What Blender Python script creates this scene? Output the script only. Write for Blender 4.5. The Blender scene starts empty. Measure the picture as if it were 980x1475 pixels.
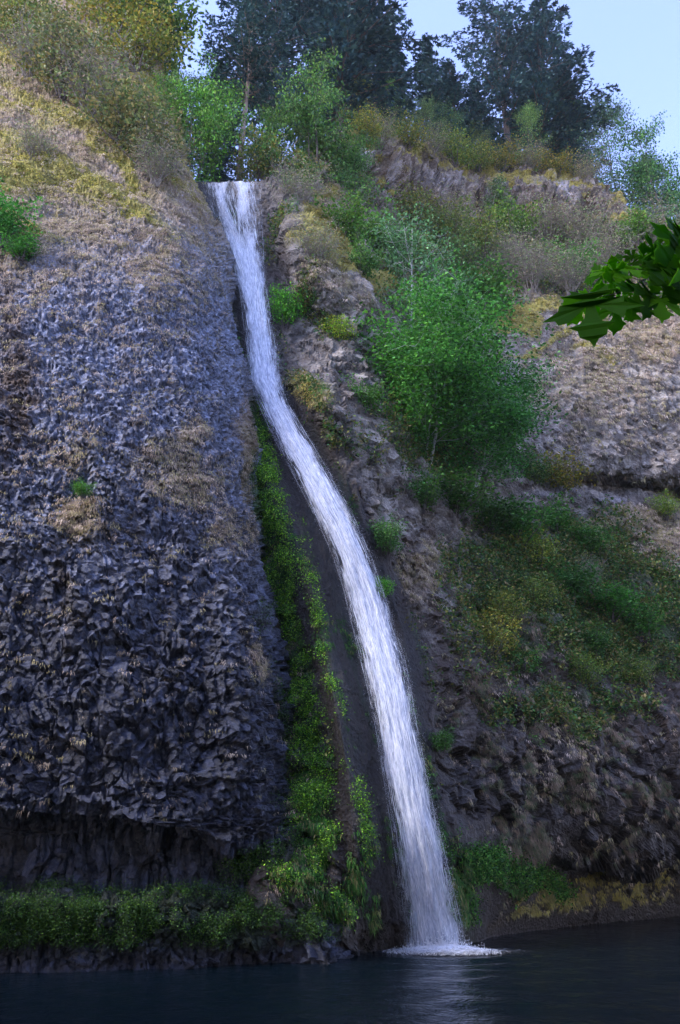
import bpy, math, random
import numpy as np
from mathutils import Vector
from mathutils.geometry import tessellate_polygon
R = math.radians
scene = bpy.context.scene
COL = scene.collection
rng = np.random.default_rng(7)
random.seed(7)

# ---------------------------------------------------------------- camera
F = 1227.0; HCAM = 3.2; HORIZ = 1255.0
PITCH = math.atan((HORIZ-737.5)/F)
CP, SP = math.cos(PITCH), math.sin(PITCH)
cam = bpy.data.cameras.new('camera'); camo = bpy.data.objects.new('camera', cam); COL.objects.link(camo)
cam.sensor_fit = 'VERTICAL'; cam.sensor_height = 36; cam.sensor_width = 36
cam.lens = 36*F/1475; cam.clip_start = .05; cam.clip_end = 3000
camo.location = (0, 0, HCAM); camo.rotation_euler = (R(90)+PITCH, 0, 0)
scene.camera = camo

def P(px, py, Y):
    """world point seen at photo position (px,py) at depth Y along +Y"""
    px = np.asarray(px, float); py = np.asarray(py, float); Y = np.asarray(Y, float)
    a = (px-490)/F; b = (737.5-py)/F
    t = Y/(CP-b*SP)
    return np.stack([a*t, Y+0*t, HCAM+t*(SP+b*CP)], -1)
def Ywater(py):
    b = (737.5-np.asarray(py, float))/F
    return -HCAM*(CP-b*SP)/(SP+b*CP)

# ---------------------------------------------------------------- numpy noise
def _h(ix, iy, iz, s):
    with np.errstate(over='ignore'):
        h = (ix.astype(np.uint32)*np.uint32(374761393) + iy.astype(np.uint32)*np.uint32(668265263)
             + iz.astype(np.uint32)*np.uint32(2147483647 & 1274126177) + np.uint32(s*974711 & 0xffffffff))
        h = (h ^ (h >> np.uint32(13)))*np.uint32(1274126177)
        h = (h ^ (h >> np.uint32(16)))*np.uint32(2246822519)
        h = h ^ (h >> np.uint32(13))
    return (h & np.uint32(0xffffff)).astype(np.float32)/16777216.0
def vnoise(p, s=0):
    i = np.floor(p).astype(np.int64); f = (p-i).astype(np.float32); f = f*f*f*(f*(f*6-15)+10)
    x, y, z = i[..., 0], i[..., 1], i[..., 2]; u, v, w = f[..., 0], f[..., 1], f[..., 2]
    r = 0
    for dx in (0, 1):
        for dy in (0, 1):
            for dz in (0, 1):
                r = r + _h(x+dx, y+dy, z+dz, s)*(u if dx else 1-u)*(v if dy else 1-v)*(w if dz else 1-w)
    return r*2-1
def fbm(p, sc, o=4, s=0, g=.5):
    r = 0; a = 1; t = 0
    q = p/sc
    for k in range(o):
        r = r+a*vnoise(q, s+k*17); t += a; a *= g; q = q*2.03+3.7
    return r/t
def worley(p, sc, s=0, jit=.85):
    """nearest jittered cells among the 8 closest: F1, F2, 4 random values of the cell, p - centre"""
    q = p/sc; b = np.floor(q-.5).astype(np.int64)
    n = q.shape[0]
    d1 = np.full(n, 9., np.float32); d2 = np.full(n, 9., np.float32)
    bi = np.zeros((n, 3), np.int64); bv = np.zeros((n, 3), np.float32)
    for dx in (0, 1):
        for dy in (0, 1):
            for dz in (0, 1):
                c = b+np.array([dx, dy, dz])
                o = np.stack([_h(c[:, 0], c[:, 1], c[:, 2], s+k) for k in (1, 2, 3)], -1)
                v = (q-(c+.5+(o-.5)*jit)).astype(np.float32)
                d = np.sqrt((v*v).sum(-1))
                m = d < d1
                d2 = np.where(m, d1, np.minimum(d2, d)); d1 = np.where(m, d, d1)
                bi[m] = c[m]; bv[m] = v[m]
    r = np.stack([_h(bi[:, 0], bi[:, 1], bi[:, 2], s+k) for k in (11, 12, 13, 14)], -1)
    return d1, d2, r, bv*sc
def sstep(a, b, x):
    t = np.clip((x-a)/(b-a), 0, 1); return t*t*(3-2*t)

# ---------------------------------------------------------------- mesh helpers
def mesh_np(name, V, Fc, mat, attrs=None, smooth=False, uv=None, parent=None, loc=None):
    V = np.asarray(V, np.float32); Fc = np.asarray(Fc, np.int32)
    me = bpy.data.meshes.new(name); k = Fc.shape[1]; nf = Fc.shape[0]
    me.vertices.add(len(V)); me.vertices.foreach_set('co', V.ravel())
    me.loops.add(nf*k); me.loops.foreach_set('vertex_index', Fc.ravel())
    me.polygons.add(nf); me.polygons.foreach_set('loop_start', np.arange(nf, dtype=np.int32)*k)
    try: me.polygons.foreach_set('loop_total', np.full(nf, k, np.int32))
    except Exception: pass
    me.update(calc_edges=True)
    if smooth: me.polygons.foreach_set('use_smooth', np.ones(nf, bool))
    else: me.polygons.foreach_set('use_smooth', np.zeros(nf, bool))
    for an, av in (attrs or {}).items():
        av = np.asarray(av, np.float32)
        if av.shape[1] == 3: av = np.concatenate([av, np.ones((len(av), 1), np.float32)], 1)
        at = me.attributes.new(an, 'FLOAT_COLOR', 'POINT'); at.data.foreach_set('color', av.ravel())
    if uv is not None:
        ul = me.uv_layers.new(name='UVMap'); ul.data.foreach_set('uv', np.asarray(uv, np.float32)[Fc.ravel()].ravel())
    me.materials.append(mat)
    o = bpy.data.objects.new(name, me); COL.objects.link(o)
    if parent: o.parent = parent
    if loc is not None: o.location = loc
    return o
def grid_faces(nr, nc):
    i = np.arange(nr-1)[:, None]*nc+np.arange(nc-1)[None, :]
    i = i.ravel(); return np.stack([i, i+1, i+nc+1, i+nc], -1)
def tag(o, label=None, cat=None, group=None, kind=None):
    if label: o['label'] = label
    if cat: o['category'] = cat
    if group: o['group'] = group
    if kind: o['kind'] = kind
    return o
def empty(name, loc, rz=0, sc=1):
    o = bpy.data.objects.new(name, None); COL.objects.link(o)
    o.location = loc; o.rotation_euler = (0, 0, rz); o.scale = (sc, sc, sc) if np.isscalar(sc) else sc
    o.empty_display_size = .3
    return o
def grid_normals(G):
    du = np.gradient(G, axis=1); dv = np.gradient(G, axis=0)
    n = np.cross(du, dv); n /= np.linalg.norm(n, axis=-1, keepdims=True)+1e-9
    return -n if np.median(n[..., 1]) > 0 else n        # towards the viewer's side (-Y), consistent over the sheet
def tps(pts):
    """thin plate spline through (px,py,Y)"""
    A = np.array(pts, float); X = A[:, :2]/300; n = len(A)
    def U(r2): return np.where(r2 > 0, r2*np.log(r2+1e-12), 0)
    K = U(((X[:, None]-X[None])**2).sum(-1))+np.eye(n)*.02
    Q = np.concatenate([np.ones((n, 1)), X], 1)
    M = np.block([[K, Q], [Q.T, np.zeros((3, 3))]])
    w = np.linalg.solve(M, np.concatenate([A[:, 2], np.zeros(3)]))
    def f(px, py):
        px, py = np.broadcast_arrays(np.asarray(px, float), np.asarray(py, float))
        x = np.clip(px, -500, 1500)/300; y = py/300; r = w[n]+w[n+1]*x+w[n+2]*y
        for k in range(n): r = r+w[k]*U((x-X[k, 0])**2+(y-X[k, 1])**2)
        return r
    return f
def ell(px, py, L):
    """soft union of ellipses (cx,cy,rx,ry,angle_deg,weight)"""
    m = np.zeros_like(px)
    for (cx, cy, rx, ry, an, w) in L:
        c, s = math.cos(R(an)), math.sin(R(an)); x = px-cx; y = py-cy
        d = ((x*c+y*s)/rx)**2+((-x*s+y*c)/ry)**2
        m = np.maximum(m, w*np.exp(-d*.9))
    return m

# ---------------------------------------------------------------- materials
def mat(name):
    m = bpy.data.materials.new(name); m.use_nodes = True
    nt = m.node_tree; nt.nodes.clear()
    out = nt.nodes.new('ShaderNodeOutputMaterial')
    return m, nt, out
class N:
    def __init__(s, nt): s.nt = nt
    def n(s, t, **kw):
        x = s.nt.nodes.new(t)
        for k, v in kw.items():
            if k == 'ins':
                for a, b in v.items():
                    if isinstance(b, bpy.types.NodeSocket): s.nt.links.new(b, x.inputs[a])
                    else: x.inputs[a].default_value = b
            else: setattr(x, k, v)
        return x
    def mix(s, f, a, b, bt='MIX'):
        x = s.nt.nodes.new('ShaderNodeMix'); x.data_type = 'RGBA'; x.blend_type = bt
        for i, v in ((0, f), (6, a), (7, b)):
            if isinstance(v, bpy.types.NodeSocket): s.nt.links.new(v, x.inputs[i])
            else: x.inputs[i].default_value = v if i == 0 else (*v, 1)
        return x.outputs[2]
    def math(s, op, a, b=0., c=None):
        x = s.nt.nodes.new('ShaderNodeMath'); x.operation = op
        for i, v in enumerate((a, b) if c is None else (a, b, c)):
            if isinstance(v, bpy.types.NodeSocket): s.nt.links.new(v, x.inputs[i])
            else: x.inputs[i].default_value = v
        return x.outputs[0]
    def ramp(s, f, stops):
        x = s.nt.nodes.new('ShaderNodeValToRGB'); s.nt.links.new(f, x.inputs[0])
        e = x.color_ramp.elements
        while len(e) < len(stops): e.new(.5)
        for i, (p, c) in enumerate(stops):
            e[i].position = p; e[i].color = (*c, 1) if len(c) == 3 else c
        return x.outputs[0]
    def noise(s, sc, det=4, rough=.6, vec=None, dist=0):
        x = s.n('ShaderNodeTexNoise', ins={'Scale': sc, 'Detail': det, 'Roughness': rough, 'Distortion': dist})
        if vec is not None: s.nt.links.new(vec, x.inputs['Vector'])
        return x.outputs['Fac']

def rock_material(name, rock_a, rock_b, bump=.5):
    m, nt, out = mat(name); g = N(nt)
    tc = g.n('ShaderNodeTexCoord').outputs['Object']
    a1 = g.n('ShaderNodeAttribute', attribute_name='m1'); a2 = g.n('ShaderNodeAttribute', attribute_name='m2')
    s1 = g.n('ShaderNodeSeparateColor', ins={0: a1.outputs[0]}); s2 = g.n('ShaderNodeSeparateColor', ins={0: a2.outputs[0]})
    moss, tan, wet = s1.outputs; green, pale, ochre = s2.outputs
    cellv = a1.outputs['Alpha']; brown = a2.outputs['Alpha']
    nl = g.noise(1.3, 5, .65, tc); nm = g.noise(6, 5, .7, tc); nh = g.noise(24, 3, .7, tc)
    nmc = g.math('ADD', g.math('MULTIPLY', nm, .55), g.math('MULTIPLY', g.noise(16, 4, .8, tc), .45))
    base = g.mix(g.ramp(nmc, [(.38, (0, 0, 0)), (.62, (1, 1, 1))]), rock_a, rock_b)
    base = g.mix(g.math('MULTIPLY', cellv, .9), base, tuple(min(1, c*2.1) for c in rock_b))
    base = g.mix(g.ramp(nl, [(.4, (0, 0, 0)), (.75, (.5, .5, .5))]), base, (.075, .055, .045))
    def thr(mk, wid=.18, amt=.55, n=nm):
        x = g.math('ADD', mk, g.math('MULTIPLY', g.math('SUBTRACT', n, .5), amt*1.6))
        x = g.math('DIVIDE', g.math('SUBTRACT', x, .5-wid), 2*wid)
        c = g.n('ShaderNodeClamp', ins={0: x}); return c.outputs[0]
    nh2 = g.noise(11, 4, .75, tc)
    base = g.mix(thr(brown, .25, .8, nl), base, g.mix(nh2, (.035, .022, .014), (.14, .095, .065)))
    base = g.mix(thr(pale, .12, .9, nh2), base, g.mix(nh, (.22, .2, .21), (.5, .48, .5)))
    base = g.mix(thr(tan, .15, 1.1, nh2), base, g.mix(nh, (.13, .09, .06), g.mix(g.ramp(g.noise(.35, 4, .6, tc), [(.4, (0, 0, 0)), (.6, (1, 1, 1))]), (.50, .39, .29), (.44, .36, .17))))
    base = g.mix(thr(ochre, .2, .8, nh2), base, g.mix(nh2, (.08, .045, .012), (.24, .15, .03)))
    base = g.mix(thr(moss, .15, .9, nm), base, g.mix(g.ramp(nh2, [(.3, (0, 0, 0)), (.7, (1, 1, 1))]), (.11, .085, .03), (.46, .41, .07)))
    base = g.mix(thr(green, .15, 1.0, nh2), base, g.mix(g.ramp(nh, [(.3, (0, 0, 0)), (.7, (1, 1, 1))]), (.02, .04, .01), (.08, .16, .03)))
    # wet rock is darker and shinier
    wetc = g.n('ShaderNodeClamp', ins={0: wet}).outputs[0]
    base = g.mix(wetc, base, g.mix(1., base, (.19, .20, .24), 'MULTIPLY'))
    bs = g.n('ShaderNodeBsdfPrincipled')
    nt.links.new(base, bs.inputs['Base Color'])
    veg = g.math('MAXIMUM', g.math('MAXIMUM', moss, green), tan)
    rough = g.math('SUBTRACT', .85, g.math('MULTIPLY', g.math('MULTIPLY', wetc, g.math('SUBTRACT', 1., g.n('ShaderNodeClamp', ins={0: veg}).outputs[0])), .52))
    nt.links.new(rough, bs.inputs['Roughness'])
    vor = g.n('ShaderNodeTexVoronoi', feature='F1', ins={'Scale': 5.5}); nt.links.new(tc, vor.inputs['Vector'])
    hsum = g.math('ADD', g.math('MULTIPLY', nh2, .5), g.math('ADD', g.math('MULTIPLY', nh, .25), g.math('MULTIPLY', vor.outputs['Distance'], .5)))
    bp = g.n('ShaderNodeBump', ins={'Strength': bump, 'Distance': .22, 'Height': hsum})
    nt.links.new(bp.outputs[0], bs.inputs['Normal'])
    nt.links.new(bs.outputs[0], out.inputs[0])
    return m
def tint_material(name, rough=.8, transl=.25, gain=1.0, spec=.3):
    """colour of each leaf or blade comes from its own 'tint' attribute"""
    m, nt, out = mat(name); g = N(nt)
    a = g.n('ShaderNodeAttribute', attribute_name='tint')
    oi = g.n('ShaderNodeObjectInfo')
    hs = g.n('ShaderNodeHueSaturation', ins={'Hue': .5, 'Saturation': 1., 'Value': gain, 'Color': g.mix(1., a.outputs[0], oi.outputs['Color'], 'MULTIPLY')})
    bs = g.n('ShaderNodeBsdfPrincipled', ins={'Roughness': rough, 'Base Color': hs.outputs[0], 'Specular IOR Level': spec})
    if transl > 0:
        tr = g.n('ShaderNodeBsdfTranslucent', ins={'Color': hs.outputs[0]})
        mx = g.n('ShaderNodeMixShader', ins={0: transl, 1: bs.outputs[0], 2: tr.outputs[0]})
        nt.links.new(mx.outputs[0], out.inputs[0])
    else: nt.links.new(bs.outputs[0], out.inputs[0])
    return m
def bark_material(name, c1, c2, sc=6):
    m, nt, out = mat(name); g = N(nt)
    tc = g.n('ShaderNodeTexCoord').outputs['Object']
    mp = g.n('ShaderNodeMapping', ins={'Vector': tc, 'Scale': (sc, sc, sc*.35)})
    f = g.noise(1, 5, .7, mp.outputs[0])
    b = g.mix(g.ramp(f, [(.35, (0, 0, 0)), (.65, (1, 1, 1))]), c1, c2)
    bs = g.n('ShaderNodeBsdfPrincipled', ins={'Roughness': .85, 'Base Color': b})
    bp = g.n('ShaderNodeBump', ins={'Strength': .5, 'Distance': .05, 'Height': f}); nt.links.new(bp.outputs[0], bs.inputs['Normal'])
    nt.links.new(bs.outputs[0], out.inputs[0]); return m

M_ROCKL = rock_material('basalt_left', (.028, .029, .036), (.20, .222, .295), 1.)
M_ROCKR = rock_material('basalt_right', (.028, .023, .018), (.25, .22, .185), 1.)
M_GRASS = tint_material('dry_grass_blades', .8, .2)
M_LEAF = tint_material('leaves', .6, .3, gain=1.15, spec=.35)
M_NEEDLE = tint_material('needles', .7, .1)
M_BARKD = bark_material('dark_bark', (.05, .04, .035), (.14, .115, .10))
M_BARKL = bark_material('pale_bark', (.22, .22, .21), (.55, .55, .53), 3)

# ---------------------------------------------------------------- left cliff
EDGE = np.array([(-800, 150), (-300, 160), (-60, 180), (0, 205), (40, 225), (90, 238), (130, 246), (180, 262), (235, 272), (260, 282), (300, 301), (340, 320), (380, 336),
                 (440, 345), (520, 350), (600, 362), (700, 374), (850, 388), (950, 400), (1050, 408), (1150, 428), (1250, 470), (1330, 520), (1500, 560)], float)
def edge(py): return np.interp(py, EDGE[:, 0], EDGE[:, 1])
WL_L = lambda px: np.interp(px, [-600, 0, 200, 400, 560], [1408, 1402, 1398, 1388, 1376])
lp = []
for px in (-500, -250, 0, 130, 260, 400): 
    w = float(WL_L(px)); yb = float(Ywater(w))
    lp += [(px, w, yb), (px, 1310, yb-.2), (px, 1150, yb-.6+(px > 300)*1.), (px, 1000, yb+.2), (px, 850, yb+1.2)]
lp += [(500, 1380, 34.6), (520, 1340, 35)]
lp += [(-500, 600, 32), (-250, 650, 33), (0, 650, 35), (150, 650, 35.3), (330, 650, 39),
       (-500, 300, 38), (-250, 350, 38), (0, 400, 38.5), (150, 420, 38.5), (320, 420, 42.5),
       (-300, 150, 46), (0, 250, 43), (130, 260, 43.5), (250, 270, 45.2),
       (-300, 0, 54), (0, 120, 49), (120, 140, 49), (230, 170, 51),
       (0, 0, 56), (100, 0, 57), (200, 20, 60), (-100, -120, 66), (100, -120, 68), (-300, -200, 70), (200, -200, 76)]
DL0 = tps(lp)
def DL(px, py):
    w = WL_L(px); pyc = np.minimum(py, w)
    d = DL0(px, pyc)
    # undercut niche with columns below the overhanging lip
    c = np.interp(px, [-600, 0, 150, 300, 420, 500], [1190, 1180, 1190, 1215, 1250, 1270])
    lo = np.interp(px, [-600, 0, 150, 300, 420, 500], [1300, 1300, 1292, 1290, 1290, 1290])
    dep = np.interp(px, [-600, 0, 200, 330, 430], [1.7, 1.7, 1.4, .9, .2])
    d = d+dep*sstep(c-14, c+10, pyc)*(1-sstep(lo-22, lo+14, pyc))
    d = d-.3*np.exp(-((pyc-1330)/35.)**2)*np.interp(px, [380, 480], [1, .2])
    e = edge(py); t = np.clip((px-(e-80))/80, 0, 1)
    return d+5.5*(1-np.sqrt(1-t*t*.999))
GL = {}
def build_left():
    py = np.concatenate([np.arange(-560, -40, 8), np.arange(-40, 1425, 1.75), np.arange(1426, 1500, 12)])
    nfront = 300
    s = np.concatenate([np.linspace(-1.0, 0, 45)[:-1], np.linspace(0, 1, nfront)])
    E = edge(py)[:, None]
    px = np.where(s[None] < 0, s[None]*500-8, -8+s[None]*(E+8))
    pyg = np.repeat(py[:, None], px.shape[1], 1)
    Y = DL(px, pyg)
    G = P(px, pyg, Y)
    # far side of the buttress: turns away from the viewer, X nearly constant
    nb = 46
    last = G[:, -1:]; k = (np.linspace(0, 1, nb+1)[1:]**1.5)[None, :, None]
    dirn = np.array([-.02, 1., 0.])
    back = last+k*26*dirn+np.array([-1, 0, 0])*(k*26*.25)
    G = np.concatenate([G, back], 1)
    pxg = np.concatenate([px, np.repeat(px[:, -1:], nb, 1)+np.linspace(0, 30, nb)[None]], 1)
    pyg = np.repeat(py[:, None], G.shape[1], 1)
    n = grid_normals(G)
    sh = G.shape[:2]
    # smooth normals of the turned side point +X
    W = G.reshape(-1, 3); nn = n.reshape(-1, 3); x = pxg.ravel(); y = pyg.ravel()
    nn = nn.copy(); isb = np.zeros(sh, bool); isb[:, -nb:] = True; isb = isb.ravel()
    wob = fbm(W, 4.0, 3, 3); wob2 = fbm(W, 4.0, 3, 9); wf = fbm(W, 1.2, 3, 21)
    xx = x+45*wob; yy = y+45*wob2
    # masks
    topm = sstep(560, 250, yy)
    diag = fbm(np.stack([W[:, 0]*.25+W[:, 2]*.25, W[:, 1]*.2, (W[:, 2]+W[:, 0]*.75)*1.5], -1), 2.2, 4, 31)
    moss = sstep(420, 250, yy+x*.10)*np.clip(.55+1.5*diag, 0, 1)
    moss = np.maximum(moss, ell(xx, yy, [(40, 262, 60, 26, 12, 1.), (110, 180, 70, 22, 30, 1), (160, 235, 80, 16, 35, 1), (220, 300, 60, 14, 50, .9), (30, 165, 40, 12, 20, .9),
        (120, 95, 60, 30, 0, .6), (60, 30, 40, 20, 0, .6), (20, 510, 30, 80, 0, .0)]))
    tan = np.clip(sstep(620, 200, yy)*.72+.12*wf, 0, .9)
    tan = np.maximum(tan, ell(xx, yy, [(270, 615, 50, 38, 0, .62), (250, 680, 120, 60, 15, .55), (130, 750, 60, 40, 10, .55), (362, 650, 22, 160, 3, .75), (370, 955, 36, 40, 0, .7),
        (130, 640, 60, 60, 0, .4), (330, 760, 40, 60, 0, .45), (60, 400, 60, 40, 0, .55), (80, 1060, 80, 30, 0, .35)]))
    wet = sstep(520, 1050, y)*1.0
    green = ell(xx, yy, [(90, 1322, 130, 22, -6, .95), (230, 1318, 110, 30, 4, .8), (350, 1335, 90, 26, 0, .5), (200, 1365, 260, 16, 0, .45), (360, 1232, 34, 36, 0, .65), (440, 1240, 80, 60, 0, .7), (440, 1310, 80, 45, 0, .7), (300, 1355, 200, 16, 0, .4),
        (410, 1060, 18, 120, -4, .65), (430, 1160, 40, 60, 0, .5), (382, 760, 14, 130, -4, .8), (372, 600, 10, 60, -10, .7), (15, 330, 10, 10, 0, .0), (120, 705, 14, 8, 0, .55)])
    green = np.maximum(green, sstep(1258, 1290, y+12*wob)*(1-sstep(1350, 1392, y+10*wf))*(1-sstep(400, 470, x))*np.clip(.75+.5*wf, .3, 1))
    brown = np.maximum(sstep(260, 60, yy)*.35+.15, ell(xx, yy, [(15, 540, 40, 170, 0, .75), (85, 850, 14, 120, 0, .7), (20, 430, 30, 60, 0, .7), (300, 1180, 60, 30, 0, .4), (150, 1250, 90, 40, 0, .3)]))
    pale = ell(x, y, [(105, 12, 55, 22, 15, 1.05), (150, 32, 22, 16, 0, .8), (212, 92, 9, 20, 0, .95), (175, 50, 10, 12, 0, .5), (92, 1054, 7, 6, 0, 1.1)])
    wet = np.clip(wet-pale, 0, 1)
    # displacement
    mid = sstep(300, 900, y)
    big = fbm(W, 9, 3, 41)*.9
    d = big+fbm(W, 3.2, 3, 43)*(.35+.2*mid)+.14*fbm(W, .5, 3, 45)
    niche = sstep(1175, 1205, y)*(1-sstep(1285, 1310, y))
    Wb = W.copy(); Wb[:, 2] *= 1-.55*niche
    q = W+.35*np.stack([fbm(W, 1.4, 2, 51), fbm(W, 1.4, 2, 52), fbm(W, 1.4, 2, 53)], -1)
    q[:, 2] *= 1-.6*niche
    f1, f2, r, v = worley(q, .8, 61)
    gdir = (r[:, :3]-.5)
    low = sstep(650, 1000, y); d += (.09+.20*low)*((r[:, 3]-.5)*1.0+(v*gdir).sum(-1)*1.7)
    d -= .10*low*np.exp(-((f2-f1)/.08)**2)
    f1, f2, rs, v2 = worley(q, .30, 71)
    _, _, rs_, v2_ = worley(q, .19, 73); lo2 = sstep(700, 900, y+60*wob)[:, None]
    rs = np.where(lo2 > .5, rs, rs_); v2 = np.where(lo2 > .5, v2, v2_)
    d += 1.3*diag*topm*.45
    vc = fbm(np.stack([W[:, 0]*1.0+W[:, 2]*.12, W[:, 1], W[:, 2]*.16], -1), 1.5, 4, 63)
    d += .2*vc-.12*np.exp(-(vc/.03)**2)*sstep(300, 600, y)
    pt = fbm(W, 2.4, 3, 65); d -= .22*sstep(.25, .5, pt)
    d += (.17+.07*mid)*((rs[:, 3]-.5)*1.1+(v2*(rs[:, :3]-.5)).sum(-1)*4)
    # moss cushions and hanging tufts: rounded lumps
    qq = W.copy(); qq[:, 2] *= 1.5
    f1, f2, rc, _ = worley(qq, .75, 81)
    cush = np.clip(1-f1*1.5, 0, 1)
    mm = np.clip(moss*1.4-.25, 0, 1)
    d += .42*cush*mm*(rc[:, 0]*.8+.4)+.25*mm*fbm(qq, 2.0, 2, 83)
    f1, f2, rc2, _ = worley(W, .33, 85)
    d += .16*np.clip(1-f1*1.4, 0, 1)*np.clip(tan, 0, 1)*(1-mm)
    d += green*.25*np.clip(1-f1, 0, 1)
    flat = 1-sstep(1385, 1410, y)
    Wn = W+nn*(d*(.25+.75*flat))[:, None]
    cellv = np.clip(rs[:, 0]**2.2, 0, 1)*(1-mm)
    m1 = np.stack([moss, tan, wet, cellv], -1); m2 = np.stack([green, pale, np.zeros_like(x), brown], -1)
    # split quads so that faces fold like broken rock
    o = mesh_np('cliff', Wn, grid_faces(*sh), M_ROCKL, {'m1': m1, 'm2': m2})
    tag(o, kind='structure')
    GL.update(W=Wn, n=nn, x=x, y=y, moss=moss, tan=tan, green=green, sh=sh, r=r[:, 0], back=isb)
    return o

# ---------------------------------------------------------------- falls line
FL = np.array([(255, 291, 373), (300, 303, 376), (340, 320, 378), (380, 334, 380), (420, 346, 384), (470, 352, 392), (520, 359, 400), (545, 358, 403), (580, 372, 414), (620, 390, 438), (660, 410, 462),
               (700, 432, 486), (750, 458, 512), (800, 480, 534), (850, 496, 551), (900, 508, 567), (950, 520, 583), (1000, 532, 593), (1050, 542, 601), (1100, 550, 611), (1150, 558, 621),
               (1200, 565, 633), (1250, 573, 645), (1300, 579, 657), (1340, 583, 666), (1372, 585, 672)], float)
def fl_l(y): return np.interp(y, FL[:, 0], FL[:, 1])
def fl_r(y): return np.interp(y, FL[:, 0], FL[:, 2])
# ---------------------------------------------------------------- right cliff
SKY = np.array([(150, 262), (285, 262), (372, 262), (384, 258), (400, 240), (430, 222), (465, 200), (500, 182), (540, 190), (600, 208), (680, 237), (760, 242), (850, 258), (893, 277),
                (912, 306), (940, 325), (1000, 330), (1200, 345), (1700, 360)], float)
def skyl(px): return np.interp(px, SKY[:, 0], SKY[:, 1])
WL_R = lambda px: np.interp(px, [150, 400, 500, 600, 680, 700, 760, 850, 980, 1200, 1700], [1384, 1386, 1378, 1372, 1362, 1350, 1342, 1332, 1320, 1310, 1300])
rp = []
for px in (200, 400, 500, 600, 680, 720, 780, 850, 980, 1200, 1450):
    w = float(WL_R(px)); rp.append((px, w, float(Ywater(w))+(1.2 if 480 < px < 690 else 0)))
rp += [(500, 1200, 38), (600, 1200, 40.5), (560, 1000, 41), (470, 1000, 39.5), (430, 1100, 39), (400, 900, 42), (470, 800, 42.5), (520, 800, 43.3), (400, 650, 44.5), (440, 640, 45),
       (380, 540, 47), (365, 430, 49.5), (340, 350, 51.5), (330, 262, 53), (250, 262, 53), (250, 600, 48), (250, 1000, 44),
       (400, 262, 54), (440, 225, 58), (500, 184, 66), (400, 400, 51), (430, 330, 52.5), (470, 340, 54), (500, 440, 52), (560, 420, 56), (440, 480, 50), (480, 580, 47), (430, 560, 46.6), (540, 700, 46),
       (560, 330, 66), (600, 210, 78), (560, 210, 74), (600, 310, 72), (680, 240, 85), (700, 320, 80), (760, 245, 88), (780, 330, 82), (850, 262, 89), (870, 340, 84), (900, 290, 90), (960, 340, 86), (1100, 360, 90), (1400, 380, 96),
       (620, 430, 64), (700, 440, 69), (780, 440, 70), (880, 450, 73), (980, 440, 76), (1200, 440, 80),
       (640, 560, 59), (720, 520, 64), (800, 520, 67.5), (900, 500, 70), (980, 520, 71), (1200, 520, 74), (760, 600, 62), (850, 620, 65.5), (980, 640, 68), (740, 690, 61), (850, 690, 64.5), (980, 690, 67), (1200, 690, 70),
       (850, 730, 66.5), (980, 730, 69), (600, 700, 50), (660, 760, 53), (750, 780, 58), (850, 800, 62), (980, 800, 66),
       (600, 850, 46.5), (680, 900, 50), (780, 900, 55), (880, 920, 58.5), (980, 920, 63), (1200, 900, 68),
       (640, 1050, 44), (720, 1050, 49), (820, 1050, 52.5), (980, 1050, 58), (640, 1200, 41.5), (700, 1180, 45.5), (780, 1200, 50), (880, 1220, 54.5), (980, 1220, 61), (1200, 1200, 68), (1400, 1100, 74)]
DR0 = tps(rp)
def DR(px, py):
    w = WL_R(px); pyc = np.minimum(py, w)
    d = DR0(px, pyc)
    # overhanging lip above the bank on the right, and the dark slot under the big face
    c = np.interp(px, [640, 760, 860, 980, 1400], [1180, 1235, 1252, 1248, 1240])
    dep = np.interp(px, [700, 800, 900, 1400], [0, 1.6, 2.6, 3.])
    d = d+dep*sstep(c-12, c+8, pyc)*(1-.9*sstep(c+20, c+75, pyc))
    c2 = np.interp(px, [720, 800, 900, 980, 1400], [668, 692, 702, 712, 730])
    d = d+np.interp(px, [700, 800, 1400], [0, 2.2, 3])*np.exp(-((pyc-c2)/11.)**2)
    # crack beside the big face
    cx = np.interp(pyc, [440, 520, 600, 700], [700, 716, 738, 765])
    d = d+1.4*np.exp(-((px-cx)/5.)**2)*sstep(450, 500, pyc)*(1-sstep(650, 700, pyc))
    # rim wall stands proud of the slope below it
    d = d-2.2*sstep(520, 600, px)*np.exp(-((pyc-(skyl(px)+45))/38.)**2)*(1-sstep(930, 990, px))
    # smooth slab left of the falls, hollow chute beneath it
    fm = (fl_l(pyc)+fl_r(pyc))/2; hw = (fl_r(pyc)-fl_l(pyc))/2+14
    d = d+1.0*np.exp(-((px-fm)/hw)**2)
    d = d-1.2*np.exp(-((px-(fm-hw-35))/28.)**2)*sstep(600, 700, pyc)*(1-sstep(1180, 1320, pyc))
    # grassy ridge right of the upper falls, then the mossy bulge below it
    rl = 318+(px-440)*.72
    d = d-3.0*np.exp(-((pyc-rl-55)/60.)**2)*sstep(405, 425, px)*(1-sstep(520, 585, px))*sstep(rl-14, rl+10, pyc)
    d = d-2.4*np.exp(-((px-(fm+hw+45))/36.)**2-((pyc-590)/60.)**2)
    return d
GR = {}
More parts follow.
